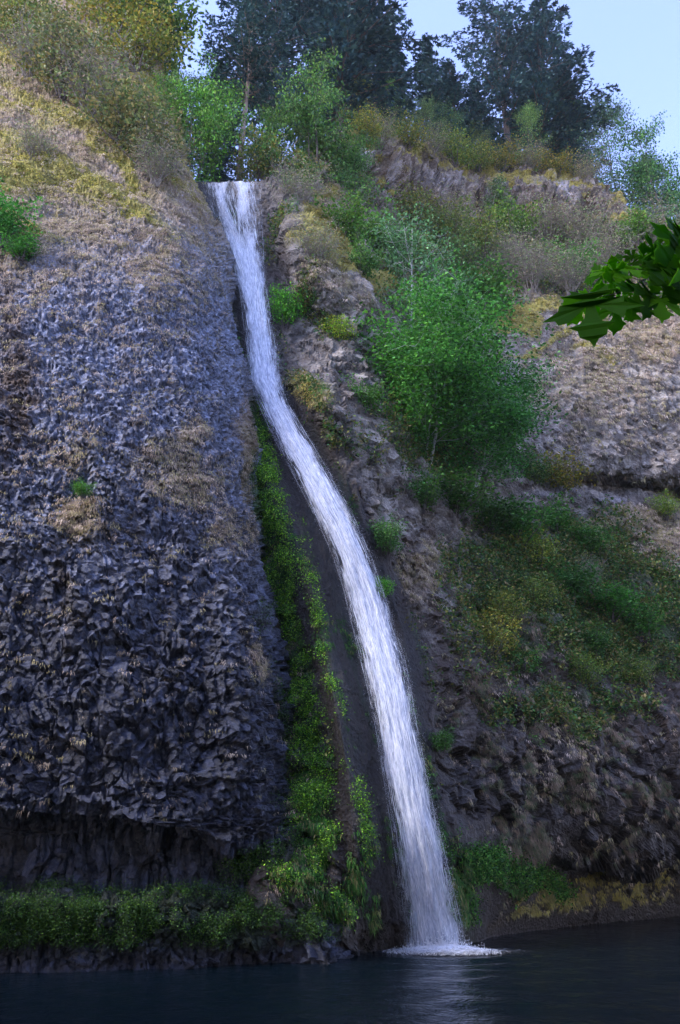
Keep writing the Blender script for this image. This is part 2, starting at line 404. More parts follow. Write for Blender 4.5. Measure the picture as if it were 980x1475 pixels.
def build_right():
    px = np.concatenate([np.arange(170, 285, 6), np.arange(285, 990, 1.9), np.arange(992, 1700, 9)])
    nv = 620
    v = np.linspace(0, 1, nv)
    top = skyl(px)[None]; py = top+(1410-top)*v[:, None]
    pxg = np.repeat(px[None], nv, 0)
    Y = DR(pxg, py)
    G = P(pxg, py, Y)
    # plateau running back from the rim
    nbk = 40
    kk = (np.linspace(1, 0, nbk+1)[:-1]**1.6)[:, None, None]
    rim = G[:1]
    back = rim+kk*np.array([0, 80., 0])+kk*np.array([0, 0, 1.])*(-3+14*sstep(380, 460, px)[None, :, None]*np.clip(kk-.15, 0, 1)*1.2)
    G = np.concatenate([back, G], 0)
    pyg = np.concatenate([np.repeat(top, nbk, 0)-kk[:, :, 0]*30, py], 0); pxg = np.repeat(px[None], G.shape[0], 0)
    n = grid_normals(G); up = n[..., 2:3] < 0
    isb = np.zeros(G.shape[:2], bool); isb[:nbk] = True
    sh = G.shape[:2]; W = G.reshape(-1, 3); nn = n.reshape(-1, 3); x = pxg.ravel(); y = pyg.ravel(); isb = isb.ravel()
    wob = fbm(W, 4.5, 3, 103); wob2 = fbm(W, 4.5, 3, 109); wf = fbm(W, 1.3, 3, 121)
    xx = x+40*wob; yy = y+40*wob2
    fm = (fl_l(y)+fl_r(y))/2; hw = (fl_r(y)-fl_l(y))/2
    df = np.abs(x-fm)-hw+12*wob
    under = sstep(60, 10, df)*(1-.55*((x > fm) & (y < 560)))
    leftslab = ((x < fm) & (y > 560))*sstep(110, 60, df)
    smooth = np.clip(np.maximum(under, leftslab), 0, 1)*(1-sstep(1300, 1370, y)*.4)
    rimd = yy-skyl(x)
    strat = fbm(np.stack([W[:, 0]*.3, W[:, 1]*.3, W[:, 2]*1.6], -1), 2.6, 4, 131)
    moss = sstep(24, 0, rimd-10*wf)*sstep(440, 520, x)*np.clip(.7+.9*wf, .2, 1)
    moss = np.maximum(moss, ell(xx, yy, [(455, 330, 34, 24, 36, 1.2), (500, 372, 55, 16, 38, 1.2), (550, 405, 40, 12, 20, .9), (470, 300, 30, 22, 20, .8), (760, 455, 55, 16, -12, .9), (720, 470, 40, 14, -30, .9),
        (850, 445, 50, 14, 10, .8), (760, 500, 60, 7, -22, .8), (860, 508, 36, 7, 0, .7), (690, 395, 40, 20, 0, .5), (900, 770, 70, 10, -10, .75), (930, 745, 60, 8, -12, .7), (455, 575, 45, 18, 38, .75), (830, 350, 60, 30, 0, .5)]))
    moss = np.maximum(moss, ell(x+14*wob, y+14*wob2, [(452, 322, 30, 16, 30, 1.1), (500, 362, 50, 11, 36, 1.1), (545, 398, 36, 10, 25, 1.), (470, 385, 44, 7, 20, .75), (450, 572, 44, 18, 36, .8), (765, 448, 52, 12, -8, 1.), (800, 490, 70, 6, -20, .8)]))
    rimz = (x > 505)*(x < 930)*sstep(0, 14, rimd)*(1-sstep(85, 125, rimd))
    moss = np.maximum(moss, rimz*np.clip(.05+1.5*strat, 0, .8))
    tan = ell(xx, yy, [(850, 560, 150, 110, 10, .46), (960, 480, 90, 50, 0, .72), (900, 770, 110, 45, -8, .75), (610, 830, 40, 60, 30, .55), (660, 1000, 60, 50, 0, .42), (800, 1130, 160, 60, 10, .34), (450, 400, 40, 40, 30, .6),
        (500, 430, 60, 26, 25, .55), (800, 1070, 150, 40, 0, .36), (640, 220, 120, 30, 12, .4), (500, 300, 60, 60, 0, .4)])
    tan = np.maximum(tan*(1-.6*rimz), rimz*.26)
    tan = tan*(1-smooth)
    bench = (x > 540)*sstep(300, 340, yy)*(1-sstep(430, 470, yy))
    green = ell(xx, yy, [(640, 420, 70, 70, 0, .6), (760, 370, 120, 50, 0, .38), (900, 360, 120, 40, 0, .38), (800, 820, 150, 90, 0, .8), (900, 890, 130, 85, 0, .8), (720, 900, 90, 100, 0, .68), (800, 1030, 150, 40, 0, .55), (620, 620, 110, 90, 0, .6),
        (560, 1000, 1, 1, 0, 0), (700, 1225, 62, 28, 14, .85), (770, 1265, 50, 20, 24, .65), (440, 430, 30, 60, 0, .5), (395, 330, 14, 60, 0, .7), (400, 440, 14, 30, 0, .6), (480, 480, 40, 16, 0, .4), (450, 575, 45, 22, 35, .75), (560, 760, 14, 60, 15, .5),
        (545, 845, 14, 22, 0, .6), (605, 1060, 10, 200, -8, .45), (490, 640, 40, 30, 30, .6), (430, 240, 60, 40, 0, .7), (860, 1010, 120, 40, 0, .45), (520, 250, 30, 60, 0, .5)])
    sn = fbm(W, .9, 4, 137)
    sx = np.interp(y, [540, 600, 700, 800, 870, 950, 1050, 1150, 1250], [360, 370, 384, 402, 410, 424, 436, 450, 455])
    sw = np.interp(y, [540, 600, 700, 800, 870, 950, 1050, 1150, 1250], [8, 13, 19, 26, 16, 20, 27, 36, 44])
    strip = np.exp(-((x-sx)/sw+.5*sn)**2)*sstep(530, 600, y)*(1-sstep(1180, 1300, y))*(.75+.5*sn)
    lg = np.maximum(strip, 1.)*0+strip
    lg0 = ell(x+20*wob, y+60*wob2, [(385, 560, 9, 60, -8, .8), (520, 1180, 18, 90, -8, .6), (500, 1080, 22, 60, -8, .6), (450, 850, 14, 120, -10, .6), (347, 430, 6, 60, -5, .9), (475, 950, 12, 160, -14, .55)])
    lg = np.maximum(lg, .7*lg0*(x > sx+sw))
    lg = np.maximum(lg, ell(x+14*wob, y+14*wob2, [(425, 1262, 55, 45, 0, .46), (470, 1300, 50, 34, 0, .4)]))
    green = np.maximum(np.maximum(green*(1-.7*smooth), lg), bench*.35)
    ochre = ell(xx, yy, [(800, 1290, 55, 30, 15, .95), (850, 1265, 40, 12, 10, .7), (750, 1320, 40, 14, 0, .6), (940, 1280, 90, 24, 0, .45), (500, 1080, 1, 1, 0, 0), (880, 1300, 80, 20, 0, .5)])
    brown = np.clip(.30+.35*sstep(700, 1000, yy)+bench*.35+.4*wf+.5*sstep(1240, 1270, y)*sstep(690, 740, x), 0, 1)*(1-.6*smooth)
    brown = np.maximum(brown, np.clip(smooth*1.1, 0, .95)); brown = np.clip(brown+rimz*.25, 0, 1)
    wg = fbm(np.stack([W[:, 0]*2+W[:, 2]*.45, W[:, 1], W[:, 2]*.2], -1), 1.2, 4, 139)
    green = np.maximum(green, smooth*np.clip(.32+.7*wg, 0, .75))
    pale = ell(x, y, [(527, 228, 13, 24, 0, .9), (570, 250, 12, 20, 0, .9), (812, 268, 22, 26, -20, .95), (640, 255, 60, 20, 10, .55), (720, 262, 50, 18, 10, .5), (825, 300, 12, 18, -30, .6), (760, 285, 30, 20, 0, .3),
        (745, 1120, 70, 16, 5, .42), (800, 1030, 60, 14, 10, .42), (740, 540, 16, 60, -14, .5), (790, 712, 50, 8, 0, .6), (880, 722, 40, 8, 0, .6), (610, 925, 40, 30, 0, .35)])
    wet = np.clip(np.maximum(smooth, .72*sstep(760, 1150, y)), 0, 1)
    # displacement
    amp = 1-.85*smooth
    amp *= 1-.85*sstep(1165, 1200, y)*sstep(640, 670, x)*(1-sstep(800, 850, x))
    bank = sstep(1250, 1275, y)*sstep(690, 740, x); amp = amp*(1-.75*bank)
    farsc = np.clip(W[:, 1]/50, .9, 1.8)
    d = fbm(W, 10, 3, 141)*1.1*(.3+.7*amp)+fbm(W, 3.4, 4, 143)*.75*amp+fbm(W, 1.0, 3, 145)*.25*amp
    q = W+.4*np.stack([fbm(W, 1.6, 2, 151), fbm(W, 1.6, 2, 152), fbm(W, 1.6, 2, 153)], -1)
    f1, f2, r, v_ = worley(q, 1.5, 161)
    bigb = .35+.65*np.maximum(rimz, sstep(950, 1150, y))
    face = ell(x, y, [(850, 590, 170, 120, 10, 1.)])
    bigb = bigb*(1-.85*face)
    d += .5*bigb*amp*((r[:, 3]-.5)*1.2+(v_*(r[:, :3]-.5)).sum(-1)*1.6)
    d -= .2*amp*bigb*np.exp(-((f2-f1)/.07)**2)
    f1, f2, rs, v2 = worley(q, .6, 171)
    d += .22*amp*((rs[:, 3]-.5)*1.1+(v2*(rs[:, :3]-.5)).sum(-1)*3.2)
    qq = W.copy(); qq[:, 2] *= 1.6
    f1, f2, rc, _ = worley(qq, 1.0, 181)
    mm = np.clip(moss*1.4-.25, 0, 1)
    d += .4*np.clip(1-f1*1.4, 0, 1)*mm*(rc[:, 0]*.8+.4)
    f1, f2, rc2, _ = worley(W, .45, 185)
    d += .22*np.clip(1-f1*1.4, 0, 1)*np.clip(tan*1.3, 0, 1)*(1-mm)
    flow = fbm(np.stack([W[:, 0]*2.2+W[:, 2]*.45, W[:, 1]*.5, W[:, 2]*.25], -1), .8, 3, 191)
    d += smooth*flow*.22
    # light ledges on the terraced rim
    tw = (W[:, 2]+W[:, 0]*.35+1.2*fbm(W, 5, 2, 195))/2.6; tf = tw-np.floor(tw)
    d += rimz*.9*(tf**2.5-.3)
    crag = fbm(np.stack([W[:, 0]*1.1+W[:, 2]*.2, W[:, 1]*1.1, W[:, 2]*.4], -1), 2.2, 4, 197)
    d += rimz*sstep(8, 30, rimd)*(2.2*crag-1.1*np.exp(-(crag/.05)**2))
    d = d*(1-sstep(1345, 1400, y)*.5)
    d = np.where(isb, np.clip(d, -.5, .5)*.5, d)
    d = d*(1-.8*((x < 385)*sstep(290, 262, y)))
    Wn = W+nn*d[:, None]
    cellv = np.clip(rs[:, 0]**2.2, 0, 1)*(1-mm)*(1-smooth)
    o = mesh_np('cliff', Wn, grid_faces(*sh), M_ROCKR, {'m1': np.stack([moss, tan, wet, cellv], -1), 'm2': np.stack([green, pale, ochre, brown], -1)})
    tag(o, kind='structure')
    GR.update(W=Wn, n=nn, x=x, y=y, moss=moss, tan=tan, green=green, ochre=ochre, sh=sh, back=isb, smooth=smooth, lg=lg)
    return o
build_left(); build_right()

# ---------------------------------------------------------------- falls
def falls_material(name, alpha_gain):
    m, nt, out = mat(name); g = N(nt)
    at = g.n('ShaderNodeAttribute', attribute_name='flow')   # r: density, gb: flow coordinates
    uv = g.n('ShaderNodeUVMap', uv_map='UVMap').outputs[0]
    mp = g.n('ShaderNodeMapping', ins={'Vector': uv, 'Scale': (8, .9, 1)})
    n1 = g.noise(2.2, 5, .65, mp.outputs[0], .4)
    mp2 = g.n('ShaderNodeMapping', ins={'Vector': uv, 'Scale': (26, 3, 1)})
    n2 = g.noise(2.0, 4, .7, mp2.outputs[0], .3)
    nn = g.math('ADD', g.math('MULTIPLY', n1, .6), g.math('MULTIPLY', n2, .5))
    den = g.n('ShaderNodeSeparateColor', ins={0: at.outputs[0]}).outputs[0]
    a = g.math('ADD', g.math('MULTIPLY', den, alpha_gain), g.math('MULTIPLY', g.math('SUBTRACT', nn, .55), 2.2))
    a = g.n('ShaderNodeClamp', ins={0: a}).outputs[0]
    colr = g.mix(g.ramp(nn, [(.35, (0, 0, 0)), (.7, (1, 1, 1))]), (.50, .58, .80), (.96, .97, .99))
    bs = g.n('ShaderNodeBsdfPrincipled', ins={'Base Color': colr, 'Roughness': .5, 'Specular IOR Level': .1})
    bp = g.n('ShaderNodeBump', ins={'Strength': .35, 'Distance': .12, 'Height': nn}); nt.links.new(bp.outputs[0], bs.inputs['Normal'])
    tl = g.n('ShaderNodeBsdfTranslucent', ins={'Color': colr})
    m1 = g.n('ShaderNodeMixShader', ins={0: .3, 1: bs.outputs[0], 2: tl.outputs[0]})
    tr = g.n('ShaderNodeBsdfTransparent')
    mx = g.n('ShaderNodeMixShader', ins={0: a, 1: tr.outputs[0], 2: m1.outputs[0]})
    nt.links.new(mx.outputs[0], out.inputs[0]); return m
M_FALL = falls_material('falling_water', 1.55)
M_SPRAY = falls_material('thin_falling_water', .66)
def falls_Y(y):
    x = (fl_l(y)+fl_r(y))/2
    return DR(x, np.clip(y, 262, 1372))
ys = np.linspace(262, 1376, 560)
fy_base = np.minimum.reduce([falls_Y(ys)-1.3])
ker = np.ones(41)/41; fy_base = np.convolve(np.pad(fy_base, 20, 'edge'), ker, 'valid')
def falls_sheet(grow, off, bulge, nu, seed):
    u = np.linspace(-1, 1, nu)
    y = np.repeat(ys[:, None], nu, 1)
    l, r = fl_l(y), fl_r(y); c = (l+r)/2; h = (r-l)/2*grow*(.95-.10*sstep(540, 640, y)*(1-.5*sstep(1100, 1250, y)))+(grow-1)*6
    wig = 2.5*np.sin(y/19.)+1.5*np.sin(y/7.3+1)
    x = c+u[None]*(h+wig*.6*sstep(300, 420, y))
    Yb = np.repeat(fy_base[:, None], nu, 1)+off
    wm = h*2*Yb/F
    Yd = Yb-bulge*wm*.5*np.sqrt(1-u[None]**2*.98)
    G = P(x, y, Yd); W = G.reshape(-1, 3)
    s = np.cumsum(np.r_[0, np.linalg.norm(np.diff(G[:, nu//2], axis=0), axis=1)])
    S = np.repeat(s[:, None], nu, 1); U = np.repeat(u[None], len(ys), 0)
    q = np.stack([U*3, S*.3, 0*S+seed], -1).reshape(-1, 3)
    W = W.copy(); W[:, 1] += .28*fbm(q, .6, 3, 200+seed)
    au = np.abs(U)
    en = fbm(np.stack([U*2.5, S*.55, 0*S+seed*7], -1).reshape(-1, 3), 1.0, 4, 230+seed).reshape(U.shape)
    den = 1-sstep(.35, 1.0, au+.42*en)*1.2
    # upper cascade is thinner over the rock on its left part
    top = (1-sstep(300, 430, y))
    den = den-top*.25
    hole = np.exp(-((x-334)/9.)**2-((y-283)/22.)**2)*1.6+np.exp(-((x-352)/14.)**2-((y-325)/22.)**2)*.6+np.exp(-((x-(334+(y-300)*.36))/5.)**2)*top*.6*(y > 300)
    den = den-hole
    den = den-.35*np.exp(-((x-(fl_r(y)-8))/10.)**2)*sstep(450, 480, y)*(1-sstep(520, 560, y))
    uvw = np.stack([U.ravel()*wm.ravel()/2/2.0+seed*3.1, S.ravel()/2.0], -1)
    fl = np.stack([np.clip(den, 0, 1).ravel(), U.ravel()*.5+.5, S.ravel()/60], -1)
    return W, fl, uvw, (len(ys), nu)
W, fl, uvw, sh = falls_sheet(1.0, 0., .55, 40, 1)
fo = mesh_np('waterfall', W, grid_faces(*sh), M_FALL, {'flow': fl}, True, uvw); tag(fo, kind='structure')
W, fl, uvw, sh = falls_sheet(1.14, -.25, .8, 40, 5)
fl[:, 0] *= .9
sp = mesh_np('waterfall_spray', W, grid_faces(*sh), M_SPRAY, {'flow': fl}, True, uvw); tag(sp, kind='stuff', label='thin veil of spray around the falling water', cat='spray')
# strands and droplets thrown off the falls
def strands():
    n = 5000
    y0 = rng.uniform(270, 1350, n); ln = rng.uniform(5, 22, n)*(.6+y0/1400)
    u = np.clip(rng.normal(0, .5, n), -1.02, 1.02)
    w = rng.uniform(.3, 1.0, n)*.018*np.where(np.abs(u) > .8, .5, 1)
    K = 5; V = []; 
    t = np.linspace(0, 1, K)
    yy = y0[:, None]+ln[:, None]*t[None]; yy = np.minimum(yy, 1372)
    l, r = fl_l(yy), fl_r(yy); c = (l+r)/2; h = (r-l)/2
    x = c+u[:, None]*h
    Yb = np.interp(yy, ys, fy_base)-.5*h*2*Yc(yy)/F*np.sqrt(np.clip(1-u[:, None]**2, 0, 1))*.55-.15-rng.uniform(0, .5, (n, 1))
    C = P(x, yy, Yb)
    ww = (w[:, None]*np.sin(np.pi*np.clip(t, .06, .94))[None])[..., None]
    side = np.array([1., .15, 0])
    A = C-side*ww; B = C+side*ww
    V = np.stack([A, B], 2).reshape(-1, 3)
    b = (np.arange(n)*K*2)[:, None]+(np.arange(K-1)*2)[None]
    b = b.ravel(); Fc = np.stack([b, b+1, b+3, b+2], -1)
    tin = np.repeat(rng.uniform(.8, .95, n), K*2)[:, None]*np.array([.93, .96, 1.0])
    return V, Fc, tin
def Yc(yy): return np.interp(yy, ys, fy_base)
M_DROP = tint_material('white_water', .4, .4)
def droplets():
    n = 14000
    y = rng.uniform(345, 1368, n); u = rng.choice([-1, 1], n, p=[.4, .6])*(1+rng.normal(-.08, .13+.10*np.exp(-((y-500)/50.)**2), n))
    l, r = fl_l(y), fl_r(y); x = (l+r)/2+u*(r-l)/2
    C = P(x, y, np.interp(y, ys, fy_base)-.1-rng.uniform(-.3, .8, n))
    s = rng.uniform(.003, .009, n)
    T = np.array([[1, 0, 0], [-.6, .8, 0], [-.6, -.8, 0], [0, 0, 2.8], [0, 0, -2.2]])
    V = C[:, None]+T[None]*s[:, None, None]
    b = np.arange(n)[:, None]*5
    Fc = np.concatenate([b+np.array([f]) for f in ([0, 1, 3], [1, 2, 3], [2, 0, 3], [1, 0, 4], [2, 1, 4], [0, 2, 4])], 0)
    o = mesh_np('water_droplets', V.reshape(-1, 3), Fc, M_DROP, {'tint': np.full((n*5, 3), .9)})
    tag(o, kind='stuff', label='fine droplets sprayed off both edges of the waterfall', cat='spray')
droplets()
V, Fc, tin = strands()
so = mesh_np('water_strands', V, Fc, M_DROP, {'tint': tin}); tag(so, kind='stuff', label='white strands and drops flung off the falling water', cat='spray')

# ---------------------------------------------------------------- pool
def water_material():
    m, nt, out = mat('pool_water'); g = N(nt)
    tc = g.n('ShaderNodeTexCoord').outputs['Object']
    mp = g.n('ShaderNodeMapping', ins={'Vector': tc, 'Scale': (1., .8, 1)})
    a = g.noise(1.6, 4, .6, mp.outputs[0], .6); b = g.noise(6, 3, .6, mp.outputs[0], .3)
    h = g.math('ADD', a, g.math('MULTIPLY', b, .3))
    bs = g.n('ShaderNodeBsdfPrincipled', ins={'Base Color': (.002, .006, .009, 1), 'Roughness': .06, 'IOR': 1.33, 'Specular IOR Level': .1})
    bp = g.n('ShaderNodeBump', ins={'Strength': .7, 'Distance': .25, 'Height': h}); nt.links.new(bp.outputs[0], bs.inputs['Normal'])
    nt.links.new(bs.outputs[0], out.inputs[0]); return m
xs = np.concatenate([[-400, -200, -100], np.linspace(-60, 60, 241), [100, 200, 400]]); yy_ = np.concatenate([[-40, -20, 0, 5], np.linspace(8, 72, 321), [90, 150, 300]])
X, Yg = np.meshgrid(xs, yy_)
fc = P((585+672)/2, 1372, Ywater(1372)); FX, FY = float(fc[0]), float(fc[1])
dist = np.sqrt((X-FX)**2+(Yg-FY)**2)
W = np.stack([X, Yg, 0*X], -1).reshape(-1, 3)
rip = .05*fbm(W*np.array([1, .7, 1]), 1.6, 3, 301)+.06*np.sin(dist.ravel()*2.6+2*fbm(W, 3, 2, 303))*np.exp(-dist.ravel()/7)
W[:, 2] = rip
po = mesh_np('water', W, grid_faces(*X.shape), water_material(), smooth=True); tag(po, kind='structure')
# lake bed / ground sheet under everything
gx = np.array([-800, -200, 0, 200, 800.]); X, Yg = np.meshgrid(gx, gx)
m, nt, out = mat('pebble_bed'); g = N(nt); tc = g.n('ShaderNodeTexCoord').outputs['Object']
bs = g.n('ShaderNodeBsdfPrincipled', ins={'Roughness': .9, 'Base Color': g.mix(g.noise(2, 5, .7, tc), (.04, .035, .03), (.12, .11, .1))}); nt.links.new(bs.outputs[0], out.inputs[0])
go = mesh_np('ground', np.stack([X, Yg, 0*X-2.5], -1).reshape(-1, 3), grid_faces(5, 5), m); tag(go, kind='structure')
# foam where the falls hit
def foam():
    n = 9000
    ang = rng.uniform(0, 2*np.pi, n); rr = np.minimum(np.abs(rng.normal(0, 1, n)), rng.uniform(1.2, 1.9, n))
    x = FX+np.cos(ang)*rr*1.35+.25; y = FY-.2+np.sin(ang)*rr*.9
    z = np.abs(rng.normal(0, 1, n))*.28*np.exp(-(rr/1.3)**2)+.02
    s = rng.uniform(.01, .035, n)
    C = np.stack([x, y, z], -1)
    far = rng.random(n) < .25
    C[far, 0] += rng.normal(.2, .5, far.sum()); C[far, 2] = .03; s[far] *= .3
    T = np.array([[1, 0, -.5], [-1, 0, -.5], [0, 1.1, -.5], [0, 0, 1]])
    rot = rng.uniform(0, 6.28, n)
    tx = T[None, :, 0]*np.cos(rot)[:, None]-T[None, :, 1]*np.sin(rot)[:, None]; ty = T[None, :, 0]*np.sin(rot)[:, None]+T[None, :, 1]*np.cos(rot)[:, None]
    V = C[:, None]+np.stack([tx, ty, np.repeat(T[None, :, 2], n, 0)], -1)*s[:, None, None]
    b = np.arange(n)[:, None]*4
    Fc = np.concatenate([b+np.array([[0, 1, 3]]), b+np.array([[1, 2, 3]]), b+np.array([[2, 0, 3]])], 0)
    return V.reshape(-1, 3), Fc, np.full((n*4, 3), .85)
def foam_sheet():
    a = np.linspace(0, 2*np.pi, 97)[:-1]; r = np.linspace(0, 1, 30)
    A, Q = np.meshgrid(a, r)
    X = FX+.35+np.cos(A)*Q*4.6; Y = FY-.3+np.sin(A)*Q*2.6
    Z = .085+.22*np.exp(-(Q*2.6)**2)+0*X
    W = np.stack([X, Y, Z], -1).reshape(-1, 3); W[:, 2] += .05*fbm(W, .6, 2, 311)
    nr, nc = X.shape; i = np.arange(nr-1)[:, None]*nc+np.arange(nc)[None]; j = np.arange(nr-1)[:, None]*nc+(np.arange(nc)+1)[None] % nc
    Fc = np.stack([i, j, j+nc, i+nc], -1).reshape(-1, 4)
    m, nt, out = mat('foam_sheet'); g = N(nt); tc = g.n('ShaderNodeTexCoord').outputs['Object']
    at = g.n('ShaderNodeAttribute', attribute_name='flow'); den = g.n('ShaderNodeSeparateColor', ins={0: at.outputs[0]}).outputs[0]
    mp = g.n('ShaderNodeMapping', ins={'Vector': tc, 'Scale': (1, 1.8, 1)})
    al = g.n('ShaderNodeClamp', ins={0: g.math('ADD', g.math('MULTIPLY', den, 1.5), g.math('MULTIPLY', g.math('SUBTRACT', g.noise(5, 5, .75, mp.outputs[0], .5), .62), 4.))}).outputs[0]
    al = g.math('MULTIPLY', al, g.n('ShaderNodeClamp', ins={0: g.math('MULTIPLY', g.math('SUBTRACT', den, .08), 4.)}).outputs[0])
    bs = g.n('ShaderNodeBsdfPrincipled', ins={'Base Color': (.9, .92, .95, 1), 'Roughness': .5}); tr = g.n('ShaderNodeBsdfTransparent')
    mx = g.n('ShaderNodeMixShader', ins={0: al, 1: tr.outputs[0], 2: bs.outputs[0]}); nt.links.new(mx.outputs[0], out.inputs[0])
    d = np.exp(-(Q*1.85)**2).ravel()[:, None]
    o = mesh_np('foam', W, Fc, m, {'flow': np.repeat(d, 3, 1)}, True); tag(o, kind='stuff', label='white foam spreading over the pool around the foot of the falls', cat='foam')
foam_sheet()
V, Fc, tin = foam()
fo2 = mesh_np('foam', V, Fc, M_DROP, {'tint': tin}); tag(fo2, kind='stuff', label='white foam splashing where the waterfall hits the pool', cat='foam')

# ---------------------------------------------------------------- hanging dry grass, moss fronds and small ground plants (uncountable)
def visible(Gd, m=40):
    return (~Gd['back']) & (Gd['W'][:, 2] > .9) & (Gd['x'] > -m) & (Gd['x'] < 980+m) & (Gd['y'] > -m) & (Gd['y'] < 1400)
def tufts(Gd, wgt, n, blades, lmin, lmax, cols, name, label, parent=None, out=.35, wid=.028):
    vis = visible(Gd)
    cm = sstep(-.15, .35, fbm(Gd['W'], 1.1, 3, 500+n % 97))*.95+.05
    p = np.where(vis, wgt*cm, 0).astype(float); p /= p.sum()
    idx = rng.choice(len(p), n, p=p)
    B = Gd['W'][idx]; nn = Gd['n'][idx]
    sc = B[:, 1]/42.
    L = rng.uniform(lmin, lmax, n)*sc**.5
    B = np.repeat(B, blades, 0); nn = np.repeat(nn, blades, 0); L = np.repeat(L, blades)*rng.uniform(.5, 1.1, n*blades)
    m = n*blades; side = np.cross(nn, [0, 0, 1.]); side /= np.linalg.norm(side, axis=1, keepdims=True)+1e-6
    B = B+side*rng.normal(0, .10, (m, 1))+rng.normal(0, .05, (m, 3))
    o = rng.uniform(.2, 1., (m, 1))*out/.35
    a = side*rng.normal(0, .35, (m, 1))
    d1 = nn*o*.9+np.array([0, 0, .12])+a; d2 = nn*o*.5+np.array([0, 0, -1.])+a*.8
    mid = B+d1*L[:, None]*.38; tip = mid+d2*L[:, None]*.72
    w = (wid*np.repeat(sc, blades)*rng.uniform(.6, 1.5, m))[:, None]
    V = np.stack([B, mid-side*w, mid+side*w, tip], 1).reshape(-1, 3)
    b = np.arange(m)*4; Fc = np.concatenate([np.stack([b, b+1, b+2], -1), np.stack([b+1, b+3, b+2], -1)], 0)
    cols = np.array(cols); c = cols[rng.integers(0, len(cols), n)]*rng.uniform(.6, 1.25, (n, 1))
    c = np.repeat(c, blades, 0)*rng.uniform(.8, 1.2, (m, 1)); tin = np.repeat(c, 4, 0)
    ob = mesh_np(name, V, Fc, M_GRASS, {'tint': tin}); tag(ob, kind='stuff', label=label, cat='grass'); return ob
def leaves_at(C, size, cols, flat=.5, asp=.6, droop=0.):
    """rhombic leaves at centres C; returns verts, faces, tint"""
    m = len(C)
    n = rng.normal(0, 1, (m, 3)); n[:, 2] = np.abs(n[:, 2])+flat; n /= np.linalg.norm(n, axis=1, keepdims=True)
    a = rng.normal(0, 1, (m, 3)); a[:, 2] -= droop; a -= n*(a*n).sum(1, keepdims=True); a /= np.linalg.norm(a, axis=1, keepdims=True)+1e-6
    b = np.cross(n, a); s = np.broadcast_to(size, m)[:, None]*rng.uniform(.6, 1.4, (m, 1))
    V = np.stack([C-a*s, C-b*s*asp+n*s*.15, C+a*s, C+b*s*asp+n*s*.15], 1).reshape(-1, 3)
    Fc = np.arange(m)[:, None]*4+np.array([[0, 1, 2, 3]])
    cols = np.array(cols); c = cols[rng.integers(0, len(cols), m)]*rng.uniform(.65, 1.35, (m, 1))
    return V, Fc, np.repeat(c, 4, 0)
def cover(Gd, wgt, n, size, cols, name, label, depth=.3, flat=.4):
    vis = visible(Gd)
    p = np.where(vis, wgt, 0).astype(float); p /= p.sum()
    k = n//9
    idx = np.repeat(rng.choice(len(p), k, p=p), 9)
    W = Gd['W'][idx]; sc = W[:, 1]/42.
    C = W+Gd['n'][idx]*np.abs(rng.normal(0, depth, (len(idx), 1)))+rng.normal(0, .16, (len(idx), 3))*sc[:, None]
    V, Fc, t = leaves_at(C, size*sc, cols, flat)
    cl = np.repeat(rng.uniform(.6, 1.35, (k, 1)), 9*4, 0)
    ob = mesh_np(name, V, Fc, M_LEAF, {'tint': t*cl}); tag(ob, kind='stuff', label=label, cat='plants'); return ob
TANS = [(.48, .36, .26), (.36, .27, .18), (.60, .48, .36), (.26, .20, .13), (.44, .38, .19), (.36, .30, .13)]
yl, xl = GL['y'], GL['x']; yr, xr = GR['y'], GR['x']
cl = lambda v, a=0, b=1: np.clip(v, a, b)
tufts(GL, cl(GL['tan']-.2)**1.2*(.3+.7*sstep(150, 300, yl))*(1-.8*cl(GL['moss']*1.5-.4))*(1-sstep(1080, 1120, yl))+(.03*sstep(900, 500, yl)+.006)*(yl < 1180), 14000, 9, .14, .34, TANS, 'dry_grass', 'dry tan grass tufts hanging down the left cliff', wid=.017)
tufts(GR, cl(GR['tan']-.22)**1.2*(1-.8*sstep(860, 980, yr))*(yr < 1290)+.003*(GR['smooth'] < .2), 13000, 8, .16, .40, TANS, 'dry_grass', 'dry tan grass tufts hanging down the right cliff', wid=.018)
tufts(GR, (.15+cl(GR['tan']))*(GR['smooth'] < .2)*sstep(800, 900, yr)*(1-sstep(1225, 1245, yr))*sstep(0, .3, fbm(GR['W'], 2.5, 3, 621)), 5000, 12, .2, .5, [(.24, .16, .10), (.16, .11, .07), (.13, .14, .06), (.34, .25, .17), (.09, .13, .05)], 'withered_grass', 'long withered brown and olive grass hanging over the dark lower right rock', wid=.012)
tufts(GL, cl(GL['moss']-.3)*(yl < 350), 6000, 5, .1, .26, [(.16, .19, .03), (.38, .33, .05), (.48, .41, .07)], 'moss_fronds', 'yellow mossy fronds on the upper left cliff')
tufts(GR, cl(GR['green']-.25)*(yr > 1180)*3+.3*cl(GR['green']-.4), 7000, 6, .18, .42, [(.03, .12, .015), (.06, .20, .02), (.10, .22, .04), (.2, .20, .06), (.02, .07, .01)], 'grass', 'fresh green grass on the right bank beside the foot of the falls')
tufts(GR, cl(GR['ochre']-.35)*3*(1-cl(GR['green']*1.4))+.8*cl(GR['moss']-.3), 8000, 5, .10, .26, [(.32, .24, .05), (.30, .26, .06), (.16, .15, .05), (.44, .38, .08), (.36, .30, .12)], 'moss_fronds', 'ochre mossy fronds on the right bank and yellow moss on its ledges')
G1 = [(.035, .085, .012), (.06, .14, .018), (.10, .20, .025), (.045, .10, .03)]
G2 = [(.12, .26, .02), (.18, .34, .03), (.07, .18, .02)]
gl = cl(GL['green']-.18)
